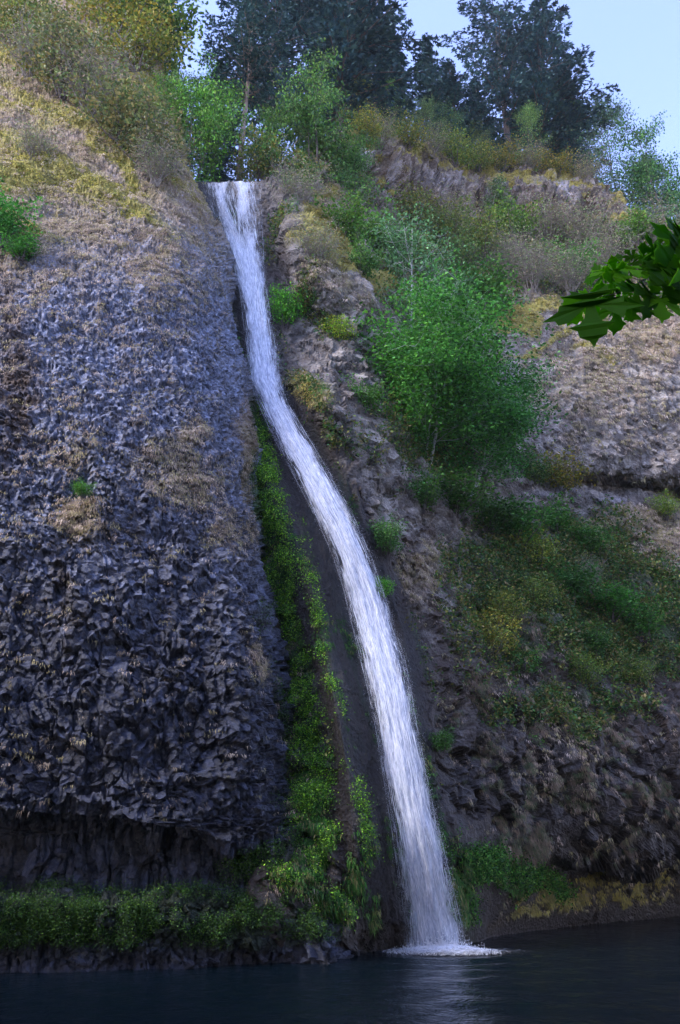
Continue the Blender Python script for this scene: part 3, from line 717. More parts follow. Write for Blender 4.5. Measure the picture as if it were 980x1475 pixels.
cover(GL, gl*sstep(-.25, .2, fbm(GL['W'], .9, 4, 613))*(1-.7*sstep(1340, 1380, yl)), 85000, .042, [(.02, .06, .008), (.04, .11, .012), (.08, .16, .016), (.03, .07, .02)], 'ground_cover', 'small leafy plants on the mossy ledge along the foot of the left cliff', .05)
cover(GR, cl(GR['lg']-.2)*sstep(480, 600, yr)*np.where(yr < 860, sstep(-.4, .2, fbm(GR['W'], .6, 4, 611)), sstep(-.1, .25, fbm(GR['W'], .8, 4, 612))), 60000, .045, [(.12, .32, .02), (.22, .48, .03), (.34, .60, .04), (.09, .22, .04), (.05, .14, .02)], 'ground_cover', 'bright green fern strip hanging between the left cliff and the waterfall', .08)
gr = cl(GR['green']-.22)*(GR['lg'] < .2)*(1-GR['smooth'])
cover(GR, gr*(yr < 1180)*sstep(-.35, .15, fbm(GR['W'], 2.2, 4, 615)), 110000, .085, [(.05, .13, .02), (.08, .17, .03), (.15, .20, .04), (.22, .21, .05), (.06, .15, .05), (.20, .16, .06)], 'ground_cover', 'leafy undergrowth covering the right slope', .2)

cover(GR, cl(GR['green']-.15)*(yr > 1170)*(xr > 645)*(1-GR['smooth'])*sstep(-.3, .3, fbm(GR['W'], 1.2, 4, 617)), 16000, .06, [(.04, .16, .02), (.08, .26, .03), (.14, .28, .04), (.03, .09, .02)], 'ground_cover', 'low green plants on the right bank above the pool', .12)
# ---------------------------------------------------------------- trees
class Acc:
    def __init__(s): s.V = []; s.F = []; s.n = 0
    def tube(s, pts, rad, k=5):
        pts = np.asarray(pts, float); m = len(pts)
        t = np.gradient(pts, axis=0); t /= np.linalg.norm(t, axis=1, keepdims=True)+1e-9
        ref = np.array([0.31, .95, .02]) if abs(t[0, 2]) > .5 else np.array([0, 0, 1.])
        a = np.cross(t, ref); a /= np.linalg.norm(a, axis=1, keepdims=True)+1e-9; b = np.cross(t, a)
        th = np.arange(k)*2*np.pi/k
        r = np.asarray(rad, float)[:, None, None]
        V = pts[:, None]+r*(a[:, None]*np.cos(th)[None, :, None]+b[:, None]*np.sin(th)[None, :, None])
        i = np.arange(m-1)[:, None]*k+np.arange(k)[None]; j = np.arange(m-1)[:, None]*k+(np.arange(k)+1)[None] % k
        Fc = np.stack([i, j, j+k, i+k], -1).reshape(-1, 4)+s.n
        s.V.append(V.reshape(-1, 3)); s.F.append(Fc); s.n += m*k
    def build(s, name, mt, parent=None, smooth=True):
        return mesh_np(name, np.concatenate(s.V), np.concatenate(s.F), mt, None, smooth, parent=parent)
def wander(p0, d, L, m, wob, up=0.):
    p = [np.array(p0, float)]; d = np.array(d, float); d /= np.linalg.norm(d)
    for _ in range(m):
        d = d+rng.normal(0, wob, 3)+np.array([0, 0, up]); d /= np.linalg.norm(d); p.append(p[-1]+d*L/m)
    return np.array(p)
def broadleaf(root, h, crown0=.25, spread=.35, nb=26, leaves=6000, leaf=.13, cols=G1, bark=None, trunk_r=None, multi=1, clump=.5, up=.05, droop=.3):
    tk = Acc(); cent = []
    for q in range(multi):
        lean = rng.normal(0, .12 if multi == 1 else .3, 2); hh = h*(1 if q == 0 else rng.uniform(.6, .95))
        T = wander((0, 0, -h*.06), (lean[0], lean[1], 1), hh*1.05, 9, .06, .04)
        tr = (trunk_r or h*.013)*(1 if q == 0 else .75)
        rad = tr*np.linspace(1, .15, 10)**.9; tk.tube(T, rad, 6)
        for i in range(nb//multi):
            t = crown0+(1-crown0)*rng.uniform(0, 1)**.85; fi = t*9; k = min(int(fi), 8); p = T[k]+(T[k+1]-T[k])*(fi-k)
            prof = (math.sin(math.pi*min(1, (t-crown0)/(1-crown0)*.75+.25)))**.7
            L = h*spread*(.35+.75*prof)*rng.uniform(.6, 1.15); an = rng.uniform(0, 2*math.pi)
            B = wander(p, (math.cos(an), math.sin(an), rng.uniform(.1, .8)), L, 5, .16, up)
            tk.tube(B, tr*.35*(1-t*.5)*np.linspace(1, .2, 6), 4)
            for j in range(2, 6):
                cent.append(B[j])
                for _ in range(2):
                    a2 = rng.uniform(0, 2*math.pi); S = wander(B[j], (math.cos(a2), math.sin(a2), rng.uniform(-.2, .7)), L*rng.uniform(.18, .4), 3, .2)
                    tk.tube(S, tr*.10*np.array([1, .8, .6, .3]), 3); cent += [S[1], S[3]]
    tk.build('trunk', bark or M_BARKL, root)
    cent = np.array(cent); k = rng.integers(0, len(cent), leaves)
    sh = rng.uniform(.45, 1.6, len(cent))
    C = cent[k]+rng.normal(0, 1, (leaves, 3))*clump*np.array([1, 1, .55])*h/14
    V, Fc, t = leaves_at(C, leaf, cols, .5, .62, droop)
    t = t*np.repeat(sh[k], 4)[:, None]
    mesh_np('crown', V, Fc, M_LEAF, {'tint': t}, parent=root)
def conifer(root, h, rad, crown0=.15, levels=58, dens=1., cols=None, lump=.3, power=.75, bark=None):
    cols = cols or [(.04, .10, .10), (.06, .135, .12), (.03, .08, .085), (.075, .15, .11)]  # blue-shifted needle tints put distance haze into the colour
    tk = Acc(); T = wander((0, 0, -h*.08), (rng.normal(0, .02), rng.normal(0, .02), 1), h*1.08, 12, .012, .01)
    tk.tube(T, h*.013*np.linspace(1, .08, 13), 7); zt = T[:, 2]
    C = []; A = []; S = []
    for i in range(levels):
        t = crown0+(1-crown0)*((i+rng.uniform(-.4, .4))/levels); t = min(max(t, crown0*.9), .995); z = t*h
        p0 = np.array([np.interp(z, zt, T[:, 0]), np.interp(z, zt, T[:, 1]), z])
        tc = (t-crown0)/(1-crown0)
        prof = (1-tc)**power*min(1, .45+tc*3.5)
        for b in range(rng.integers(3, 6)):
            an = rng.uniform(0, 2*math.pi)
            L = rad*max(prof, .03)*rng.uniform(1-lump*1.6, 1+lump)+.25
            if rng.random() < .12: continue
            up0 = .25+.35*tc
            B = wander(p0, (math.cos(an), math.sin(an), up0*rng.uniform(.1, 1)), L, 6, .07, -.05)
            tk.tube(B[:6], h*.0028*(1.1-t)*np.linspace(1, .3, 6)+.012, 4)
            ns = int(max(5, L*13*dens))
            u = rng.uniform(.15, 1.02, ns)**.8*6; kk = np.minimum(u.astype(int), 5); f = (u-kk)[:, None]
            q = B[kk]*(1-f)+B[kk+1]*f
            lat = np.array([-math.sin(an), math.cos(an), 0]); wd = L*.28*(1.15-u/6)+.12
            off = rng.uniform(-1, 1, ns)*wd
            q = q+lat*off[:, None]+np.array([0, 0, 1.])*(rng.normal(0, .10, ns)-np.abs(off)*.25)[:, None]
            dr = np.array([math.cos(an), math.sin(an), 0])+lat*np.sign(off)[:, None]*.8+rng.normal(0, .35, (ns, 3))+np.array([0, 0, -.35]); C.append(q); A.append(dr)
            S.append(np.full(ns, rng.uniform(.6, 1.3)))
    tk.build('trunk', bark or M_BARKD, root)
    C = np.concatenate(C); A = np.concatenate(A); S = np.concatenate(S); A /= np.linalg.norm(A, axis=1, keepdims=True)
    m = len(C); n = rng.normal(0, .6, (m, 3)); n[:, 2] += 1; n -= A*(n*A).sum(1, keepdims=True); n /= np.linalg.norm(n, axis=1, keepdims=True)
    b = np.cross(n, A); s = rng.uniform(.17, .40, (m, 1))*(h/26)**.5
    V = []
    # each spray: three narrow fingers
    P0 = C-A*s*.5
    V = np.stack([P0, C+b*s*.22+A*s*.1, C+A*s*.75, C-b*s*.22+A*s*.1, P0+b*s*.05, C+b*s*.62+A*s*.25-n*s*.12, C+b*s*.2-n*s*.03, P0+A*s*.2, P0-b*s*.05, C-b*s*.2-n*s*.03, C-b*s*.62+A*s*.25-n*s*.12, P0+A*s*.2], 1).reshape(-1, 3)
    Fc = (np.arange(m)[:, None, None]*12+np.array([[0, 1, 2, 3], [4, 5, 6, 7], [8, 9, 10, 11]])[None]).reshape(-1, 4)
    cols = np.array(cols); c = cols[rng.integers(0, len(cols), m)]*S[:, None]*rng.uniform(.7, 1.3, (m, 1))
    mesh_np('crown', V, Fc, M_NEEDLE, {'tint': np.repeat(c, 12, 0)}, parent=root)
def shrub(root, h, wd, leaves, leaf, cols, stems=12, clump=.35, twigcol=None, fine=0):
    tk = Acc(); cent = []
    for i in range(stems):
        an = rng.uniform(0, 2*math.pi); o = rng.uniform(.2, 1.)*wd/h
        B = wander((rng.normal(0, .12), rng.normal(0, .12), -.3), (math.cos(an)*o, math.sin(an)*o, 1), h*rng.uniform(.65, 1.05), 5, .13)
        tk.tube(B, (.03 if not fine else .014)*h/2.5*np.linspace(1, .25, 6), 4)
        for j in range(2, 6):
            cent.append(B[j])
            for _ in range(2+fine):
                a2 = rng.uniform(0, 2*math.pi); S = wander(B[j], (math.cos(a2), math.sin(a2), rng.uniform(.1, 1.3)), h*rng.uniform(.15, .32), 3, .2)
                tk.tube(S, (.011 if not fine else .008)*h/2.5*np.array([1, .8, .6, .3]), 3); cent += [S[2], S[3]]
    tk.build('stem', twigcol or M_BARKD, root)
    cent = np.array(cent); k = rng.integers(0, len(cent), leaves); sh = rng.uniform(.6, 1.35, len(cent))
    C = cent[k]+rng.normal(0, 1, (leaves, 3))*clump*np.array([1, 1, .7])*h/2.5
    C[:, 2] = np.maximum(C[:, 2], -.1)
    V, Fc, t = leaves_at(C, leaf, cols, .5, .6, .2)
    mesh_np('foliage', V, Fc, M_LEAF, {'tint': t*np.repeat(sh[k], 4)[:, None]}, parent=root)
M_TWIG = bark_material('grey_twigs', (.12, .10, .085), (.28, .25, .21), 4)
def dup(root):
    r = root.copy(); COL.objects.link(r)
    for c in list(root.children):
        k = c.copy(); COL.objects.link(k); k.parent = r
    return r
class Proto:
    """one built thing per kind; the first use places it, later uses copy it"""
    def __init__(s, name, h, fn): s.name = name; s.h = h; s.fn = fn; s.o = None
    def place(s, loc, h, wscale, rz, color, label, cat, group, name=None):
        if s.o is None:
            o = empty(s.name, (0, 0, 0)); s.fn(o); s.o = o
        else: o = dup(s.o)
        k = h/s.h
        o.location = loc; o.rotation_euler = (0, 0, rz); o.scale = (k*wscale, k*wscale, k)
        for c in o.children:
            if c.name.split('.')[0] in ('crown', 'foliage'): c.color = (*color, 1)
        for key in ('group',):
            if key in o and not group: del o[key]
        tag(o, label, cat, group)
        return o
YEL = [(.13, .15, .03), (.20, .19, .04), (.10, .13, .03)]
PR = {
 'firA': Proto('fir_tree', 28, lambda o: conifer(o, 28, 4.8, .12, 62, 1.6, lump=.5, power=.55)),
 'firB': Proto('fir_tree', 26, lambda o: conifer(o, 26, 4.6, .28, 40, 1.35, lump=.6, power=.42)),
 'firC': Proto('fir_tree', 24, lambda o: conifer(o, 24, 3.2, .06, 58, 1.8, lump=.4, power=.7)),
 'firD': Proto('fir_tree', 27, lambda o: conifer(o, 27, 4.4, .42, 36, 1.4, lump=.6, power=.35, bark=M_BARKT)),
 'alder': Proto('alder_tree', 16, lambda o: broadleaf(o, 16, .15, .27, 52, 8500, .105, [(.045, .15, .035), (.07, .22, .05), (.10, .27, .06), (.05, .17, .06)], M_BARKL, .12, 1, .62)),
 'alderT': Proto('alder_tree', 16, lambda o: broadleaf(o, 16, .25, .26, 42, 6500, .11, [(.07, .17, .06), (.09, .22, .08), (.12, .26, .09)], M_BARKL, .13, 1, .5)),
 'alderB': Proto('alder_tree', 14, lambda o: broadleaf(o, 14, .12, .36, 60, 20000, .115, [(.045, .15, .035), (.07, .22, .05), (.10, .26, .05)], M_BARKL, .11, 2, .62)),
 'slim': Proto('sapling', 12, lambda o: broadleaf(o, 12, .35, .16, 26, 2200, .14, [(.06, .13, .05), (.08, .15, .06), (.10, .15, .06)], M_BARKL, .07, 1, .6)),
 'airy': Proto('leafy_tree', 14, lambda o: broadleaf(o, 14, .12, .30, 60, 9500, .09, [(.07, .15, .06), (.10, .18, .06), (.13, .18, .07)], M_BARKD, .10, 2, .38)),
 'full': Proto('leafy_tree', 12, lambda o: broadleaf(o, 12, .06, .36, 54, 14000, .11, [(.07, .18, .035), (.10, .24, .04), (.05, .13, .04), (.14, .24, .05)], M_BARKD, .12, 3, .5)),
 'bush': Proto('shrub', 2.6, lambda o: shrub(o, 2.6, 1.5, 2600, .085, [(.06, .16, .035), (.09, .20, .04), (.13, .22, .05)], 13, .26)),
 'bushB': Proto('shrub', 2.4, lambda o: shrub(o, 2.4, 2.0, 2800, .065, [(.08, .15, .04), (.14, .20, .05), (.19, .20, .05)], 11, .26)),
 'twig': Proto('bare_shrub', 3, lambda o: shrub(o, 3, 1.7, 1800, .045, [(.26, .27, .16), (.22, .30, .12), (.34, .28, .18), (.18, .26, .10)], 22, .26, M_TWIG, 4)),
}
M_BARKT = bark_material('brown_trunk_bark', (.12, .09, .07), (.26, .21, .17))
def stand(kind, px, pb, pt, Y, label, cat, group=None, col=(1, 1, 1), w=1., rz=None):
    """a plant whose foot is at photo position (px,pb) at depth Y and whose top reaches pt"""
    a = P(px, pb, Y); b = P(px, pt, Y); h = max(.4, float(b[2]-a[2]))
    return PR[kind].place(tuple(a), h, w, rng.uniform(0, 6.28) if rz is None else rz, col, label, cat, group)
T = 'dark evergreens on the skyline'
firs = [  # tints lean blue, carrying haze of the far skyline in colour
 ('firD', 345, 262, 2, 62, 'slender fir with bare pale lower trunk, directly behind the head of the waterfall', (1, 1, 1.05), 1.15),
 ('firB', 384, 262, -70, 70, 'tall straight fir just right of the slender bare-trunked one, its top out of frame', (.9, .95, 1.1), 1.0),
 ('firC', 304, 285, 78, 74, 'short dense dark fir left of the head of the waterfall, behind the bright green tree', (.85, .95, 1.1), 1.35),
 ('firA', 484, 262, -130, 76, 'massive dark fir at the top edge behind the leafy tree right of the falls', (1, 1, 1.15), 1.15),
 ('firB', 448, 262, -110, 82, 'fir at the top edge between the tall straight fir and the massive one', (1, 1, 1.15), 1.2),
 ('firA', 525, 240, -60, 82, 'fir at the top edge right of the massive one, sloping down to the sky gap', (.95, 1, 1.15), 1.1),
 ('firC', 572, 240, 48, 86, 'lower fir on the right flank of the big group at the top edge', (1, 1.05, 1.1), 1.25),
 ('firC', 632, 250, 46, 90, 'small pointed fir standing alone against the sky between the two big groups', (1.1, 1.15, 1.15), 1.1),
 ('firC', 668, 255, 84, 92, 'low dark fir at the left foot of the great right-hand fir', (1, 1.05, 1.1), 1.45),
 ('firB', 738, 262, 0, 96, 'great fir with open upper branches and visible trunk, tallest on the right skyline', (1, 1, 1.15), 1.25),
 ('firA', 782, 268, 22, 98, 'broad dense fir leaning against the right side of the tallest right-hand fir', (.9, .95, 1.1), 1.5),
 ('firC', 826, 272, 98, 98, 'shorter dense fir at the right end of the dark evergreens', (.9, .95, 1.1), 1.5),
 ('firC', 705, 262, 110, 94, 'half hidden low fir under the open branches of the tallest right-hand fir', (1, 1, 1.1), 1.3),
 ('firA', 192, 120, -150, 63, 'dark fir above the left cliff top, branches reaching into the sky', (.9, 1, 1.1), .85),
 ('firC', 232, 170, 25, 68, 'small dark fir behind the left cliff top', (.9, 1, 1.1), .9),
]
for k, px, pb, pt, Y, lab, c, w_ in firs: stand(k, px, pb, pt, Y, lab, 'fir tree', T, c, w_)
leafy = [  # blue tints of the hazy skyline trees hold haze in leaf colour
 ('full', 276, 292, 112, 56.5, 'bright green leafy tree filling the notch left of the waterfall head', (1.1, 1.25, .8), .75),
 ('full', 238, 225, 100, 56, 'yellow-green bushy tree on the left cliff shoulder', (1.1, 1.0, .8), .7),
 ('full', 452, 300, 122, 58.5, 'big leafy tree right of the waterfall head', (.95, .95, 1.), .85),
 ('full', 395, 262, 178, 60, 'low leafy tree just right above the waterfall head', (1.1, 1.05, .9), .9),
 ('full', 505, 320, 205, 62, 'leafy tree at the left end of the rocky rim', (.9, .95, 1.), .75),
 ('bushB', 372, 258, 206, 58, 'yellowish bush above the right side of the waterfall head', (1.5, 1.25, 1.0), 1.),
 ('airy', 518, 205, 112, 76, 'pale yellow-leaved tree left on the rocky rim', (2.0, 1.55, 1.1), .7),
 ('airy', 556, 215, 116, 79, 'light green tree on the rim beside the pale yellow one', (1.3, 1.6, .9), .7),
 ('airy', 610, 228, 138, 82, 'grey-green thin tree on the rim below the lone small fir', (1.5, 1.4, 1.2), .8),
 ('airy', 578, 225, 150, 84, 'dull green thin tree between the light green and the grey-green rim trees', (1., 1.1, 1.), .7),
 ('airy', 655, 245, 150, 86, 'green thin tree on the rim left of the tallest right-hand fir', (1, 1.1, 1), .9),
 ('airy', 760, 262, 160, 90, 'light green thin tree on the rim in front of the broad dense fir', (1.4, 1.5, .9), .7),
 ('airy', 700, 250, 175, 89, 'olive thin tree on the rim in front of the open-branched fir', (1.2, 1.0, .8), .8),
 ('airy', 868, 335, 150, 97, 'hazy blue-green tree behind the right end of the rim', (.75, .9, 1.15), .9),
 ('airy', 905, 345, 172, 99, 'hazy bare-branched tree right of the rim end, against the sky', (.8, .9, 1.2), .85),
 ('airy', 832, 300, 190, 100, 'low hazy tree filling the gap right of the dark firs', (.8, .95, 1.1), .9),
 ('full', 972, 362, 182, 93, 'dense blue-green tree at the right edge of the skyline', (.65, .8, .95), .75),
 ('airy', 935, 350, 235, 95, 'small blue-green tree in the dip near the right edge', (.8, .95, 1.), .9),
 ('alderT', 609, 640, 330, 57.5, 'tall pale-trunked alder rising highest from the middle of the right cliff', (1, 1, 1), .85),
 ('alderB', 545, 680, 455, 52, 'alder with a pale stem on the left side of the green clump', (1.2, 1.25, .6), 1.2),
 ('alderB', 606, 700, 478, 53.2, 'spreading alder in the centre of the green clump', (1, 1.1, .8), 1.3),
 ('alderB', 672, 715, 540, 55, 'alder on the right side of the green clump beside the crack', (.95, 1.1, .9), 1.15),
 ('alderB', 578, 735, 565, 50.5, 'lowest front alder of the green clump', (.85, .95, .75), .9),
 ('alderT', 668, 680, 430, 58, 'thinner alder between the tall one and the crack in the cliff', (.9, 1.05, .9), 1.),
 ('full', 518, 665, 530, 50.3, 'dark green bushy tree at the left edge of the green clump above the falls', (.75, .85, .85), .75),
 ('slim', 706, 352, 262, 80, 'left one of two thin pale saplings below the rocky rim', (1.1, 1.1, 1.), .8),
 ('slim', 721, 372, 270, 79, 'right one of two thin pale saplings below the rocky rim', (1.1, 1.1, 1.), .8),
]
for k, px, pb, pt, Y, lab, c, w_ in leafy: stand(k, px, pb, pt, Y, lab, 'sapling' if k == 'slim' and 'sapling' in lab else ('bush' if k == 'bushB' else 'tree'), 'leafy trees of the gorge', c, w_)
# shrubs: (kind, px, foot py, top py, colour, width, label)
SR = [
 ('bushB', 590, 395, 345, (1, 1.1, 1.1), 1.3, 'green shrub left of the tall alder top'),
 ('bush', 555, 368, 322, (1, 1.1, .9), 1.3, 'green shrub just under the left end of the rocky rim'),
 ('bushB', 660, 400, 350, (.8, 1, 1), 1.2, 'dark green shrub right of the tall alder top'),
 ('bush', 690, 455, 395, (.8, 1, .8), 1.3, 'green shrub left of the yellow mossy knob'),
 ('bush', 745, 350, 300, (1.2, 1.1, .8), 1.1, 'olive shrub right of the two thin saplings'),
 ('twig', 790, 350, 292, (1, 1, 1), 1.2, 'grey twiggy shrub under the middle of the rim wall'),
 ('twig', 845, 365, 300, (1, 1, 1), 1.2, 'grey twiggy shrub under the pale rock near the rim end'),
 ('twig', 765, 420, 350, (1, 1, 1), 1.1, 'grey twiggy shrub above the yellow mossy knob'),
 ('twig', 730, 400, 335, (1, 1.1, 1), 1.1, 'twiggy shrub below the two thin saplings'),
 ('twig', 880, 395, 330, (1, 1, 1), 1.1, 'twiggy shrub above the hanging maple leaves'),
 ('twig', 820, 425, 360, (1, 1, 1), 1.1, 'twiggy shrub left of the hanging maple leaves'),
 ('bush', 830, 405, 358, (.9, 1.2, .9), 1.1, 'fresh green shrub left above the hanging maple leaves'),
 ('bush', 918, 350, 312, (1.3, 1.4, .8), 1.1, 'light green shrub at the foot of the rim end'),
 ('twig', 950, 360, 305, (1, 1, 1), 1.3, 'grey twiggy shrub at the right edge above the maple branch'),
 ('bushB', 640, 350, 305, (1, 1, 1), 1.3, 'loose shrub below the middle of the rocky rim'),
 ('bushB', 600, 330, 285, (1, .9, .8), 1.2, 'olive shrub against the rim wall above the tall alder'),
 ('bushB', 690, 365, 320, (1.2, 1.2, .9), 1.2, 'yellowish shrub left of the two thin saplings'),
 ('twig', 660, 330, 285, (1, 1, 1), 1.2, 'twiggy shrub in front of the rim wall'),
 ('bush', 470, 240, 200, (1, 1, .8), 1.2, 'shrub in the saddle left of the rocky rim'),
 ('twig', 430, 300, 240, (1, 1, 1), 1.1, 'twiggy pale shrub beside the dark wall right of the falls head'),
 ('twig', 455, 385, 330, (1, 1, 1), 1.2, 'twiggy shrub on the grassy ridge right of the falls'),
 ('bush', 490, 350, 300, (1., 1.1, .7), 1.2, 'green shrub behind the grassy ridge'),
 ('bush', 520, 400, 355, (.9, 1, .9), 1.1, 'green shrub at the right end of the grassy ridge'),
 ('bushB', 485, 492, 462, (2.2, 2.4, .8), 1.2, 'bright yellow shrub on the rock between falls and alders'),
 ('bush', 408, 470, 420, (1.3, 1.9, .8), .8, 'lime green bush close to the right side of the upper falls'),
 ('bush', 520, 600, 555, (.8, 1, .8), 1.1, 'green bush at the left rim of the alder clump'),
 ('bush', 560, 800, 750, (.7, .9, .8), .9, 'dark bush right of the falls below the alder clump'),
 ('bush', 548, 862, 832, (1.6, 2.2, .9), .9, 'bright fern bush at the right edge of the falls at mid height'),
 ('bush', 740, 790, 725, (.8, 1.1, .8), 1.3, 'green bush below the crack in the cliff'),
 ('bushB', 775, 820, 760, (1.7, 1.6, .9), 1., 'yellow-leaved bush under the alder clump on the right slope'),
 ('bush', 700, 770, 715, (.7, .8, .7), 1.4, 'dark bush hanging at the bottom of the alder clump'),
 ('bush', 650, 745, 690, (.7, .85, .65), 1.5, 'dark bush under the centre of the alder clump'),
 ('bush', 610, 735, 690, (.75, .85, .65), 1.3, 'dark bush under the left of the alder clump'),
 ('bushB', 805, 710, 655, (1.6, 1.1, .6), 1.2, 'bush with orange and yellow leaves at the slot under the big rock face'),
 ('bushB', 770, 700, 650, (.9, 1.1, 1.), 1.1, 'blue-green loose bush left of the orange-leaved one'),
 ('bush', 800, 770, 725, (.9, 1.2, .8), 1.2, 'green bush under the pale stone ledge'),
 ('bush', 845, 800, 758, (.9, 1.1, .8), 1.2, 'green bush left of the tan grassy terraces'),
 ('bush', 820, 870, 815, (.7, .95, .8), 1.4, 'dark green bush in the middle of the lower right slope'),
 ('bush', 880, 890, 845, (.8, 1.3, .7), 1.5, 'spreading fresh green bush on the lower right slope'),
 ('bush', 930, 920, 870, (.8, 1.1, .7), 1.3, 'green bush near the right edge of the lower slope'),
 ('bush', 860, 945, 905, (.6, .8, .6), 1.2, 'dark bush below the spreading fresh green one'),
 ('bushB', 700, 945, 880, (1.6, 1.3, .8), 1.1, 'yellowish bush at the left of the lower right slope'),
 ('bushB', 720, 900, 850, (1.3, 1.2, .8), 1.2, 'olive bush above the yellowish one'),
 ('bushB', 770, 880, 830, (1.2, 1.3, .9), 1.2, 'loose bush between the dark green and the olive bush'),
 ('bushB', 840, 985, 940, (1, 1.2, .8), 1.2, 'low bush at the lower edge of the green slope'),
 ('bush', 760, 975, 935, (.9, 1.2, .8), 1.1, 'green bush above the shining wet rocks'),
 ('bushB', 915, 985, 945, (1.1, 1.2, .8), 1.2, 'loose bush at the lower right of the green slope'),
 ('bushB', 960, 745, 712, (1.3, 1.5, .8), 1.2, 'light green bush at the right edge above the tan terraces'),
 ('twig', 720, 770, 715, (1, 1, 1), .9, 'grey dead bush hanging beside the dark bushes under the alders'),
 ('twig', 850, 850, 800, (1, 1, 1), 1., 'grey bare bush above the spreading fresh green one'),
 ('bush', 770, 1090, 1062, (1.3, 1.9, .8), 1., 'small bright fern bush on the dark lower rock'),
 ('bush', 640, 1085, 1050, (.7, .9, .7), 1., 'dim fern bush right of the lower falls'),
]
for k, px, pb, pt, c, w_, lab in SR:
    Y = float(DR(np.array([px*1.]), np.array([pb*1.]))[0])-.25
    if px > 505 and pb < skyl(px)+130: Y -= .8
    stand(k, px, pb, pt, Y, lab, 'bush' if 'bush' in lab else 'shrub', 'bushes and shrubs on the right cliff', c, w_)
RIM = [
 ('bushB', 528, 200, 168, (1.5, 1.25, .8), 1.2, 'golden low shrub at the left end of the rim top'),
 ('twig', 548, 204, 170, (1.3, 1.2, 1), 1.2, 'pale twiggy shrub on the rim under the light green tree'),
 ('bushB', 588, 214, 184, (1.45, 1.2, .8), 1.3, 'golden shrub on the rim top below the grey-green thin tree'),
 ('twig', 622, 224, 190, (1.2, 1.2, 1), 1.3, 'twiggy shrub on the rim top right below the lone small fir'),
 ('bushB', 655, 236, 200, (1.4, 1.4, .9), 1.2, 'yellowish shrub on the rim top at the foot of the low dark firs'),
 ('bushB', 690, 244, 212, (1.4, 1.3, 1.), 1.1, 'pale olive shrub on the rim top left of the tallest right-hand fir'),
 ('bushB', 722, 246, 208, (1.5, 1.1, .8), 1.0, 'orange-tinged shrub on the rim top under the tallest right-hand fir'),
 ('twig', 760, 248, 214, (1.4, 1.1, .9), 1.3, 'brown twiggy shrub on the rim top below the broad dense fir'),
 ('bushB', 800, 254, 222, (1.6, 1.1, .8), 1.2, 'rusty shrub on the rim top above the pale crag'),
 ('twig', 845, 264, 232, (1.3, 1.1, .9), 1.3, 'brown twiggy shrub near the right end of the rim top'),
]
for k, px, pb, pt, c, w_, lab in RIM:
    Y = float(DR(np.array([px*1.]), np.array([pb*1.]))[0])-.1
    stand(k, px, pb, pt, Y, lab, 'shrub', 'bushes and shrubs on the right cliff', c, w_)
SLf = [
 ('twig', 40, 110, 45, (1, 1, 1), 1.2, 'grey twiggy shrub left below the pale rocks of the cliff top'),
 ('bushB', 90, 135, 62, (1.1, .9, 1.2), 1.2, 'loose olive grey shrub straight below the pale rocks'),
 ('twig', 135, 165, 85, (1, 1, 1), 1.3, 'tall grey twiggy shrub in the middle of the left upper slope'),
 ('bushB', 170, 205, 135, (1.1, .9, 1.2), 1.2, 'loose olive grey shrub right of the tall grey one'),
 ('bushB', 205, 235, 165, (1.1, .9, 1.2), 1.1, 'loose olive grey shrub next to the bushy tree on the left shoulder'),
 ('twig', 50, 232, 185, (1, 1, 1), 1.2, 'lone grey twiggy shrub above the yellow moss patch'),
 ('twig', 225, 262, 205, (1, 1, 1), 1.1, 'grey twiggy shrub at the brink left of the green notch tree'),
 ('bushB', 20, 60, 10, (1.2, 1.0, .8), 1.3, 'olive shrub in the top left corner'),
 ('bushB', 50, 52, 12, (1, 1, .9), 1.3, 'olive shrub left of the pale rocks at the top'),
 ('bushB', 170, 50, -15, (1.6, 1.2, .7), 1.1, 'golden brown shrub at the top edge right of the pale rocks'),
 ('bushB', 195, 95, 30, (1.5, 1.2, .7), 1.1, 'olive golden shrub beside the pale rock under the dark fir'),
 ('bush', 215, 75, 5, (.8, .8, .6), 1.2, 'dark olive shrub under the dark fir'),
 ('bushB', 60, 85, 45, (1.2, 1.1, 1.), 1.2, 'pale olive shrub between two grey twiggy ones'),
 ('bushB', 200, 200, 150, (1.1, 1.2, .9), 1.1, 'light green shrub on the left shoulder'),
 ('bush', 4, 350, 285, (.7, 1.2, .7), .9, 'green bush at the left edge beside the yellow moss patch'),
 ('bush', 32, 372, 338, (.7, 1.2, .7), 1.1, 'small green bush right of the one at the left edge'),
 ('bush', 120, 716, 695, (.9, 1.2, .8), 1.2, 'small green fern tuft high on the dark left wall'),
]
for k, px, pb, pt, c, w_, lab in SLf:
    Y = float(DL(np.array([px*1.]), np.array([pb*1.]))[0])-.35
    stand(k, px, pb, pt, Y, lab, 'fern' if 'fern' in lab else ('bush' if 'bush' in lab else 'shrub'), 'bushes and shrubs on the left cliff', c, w_)

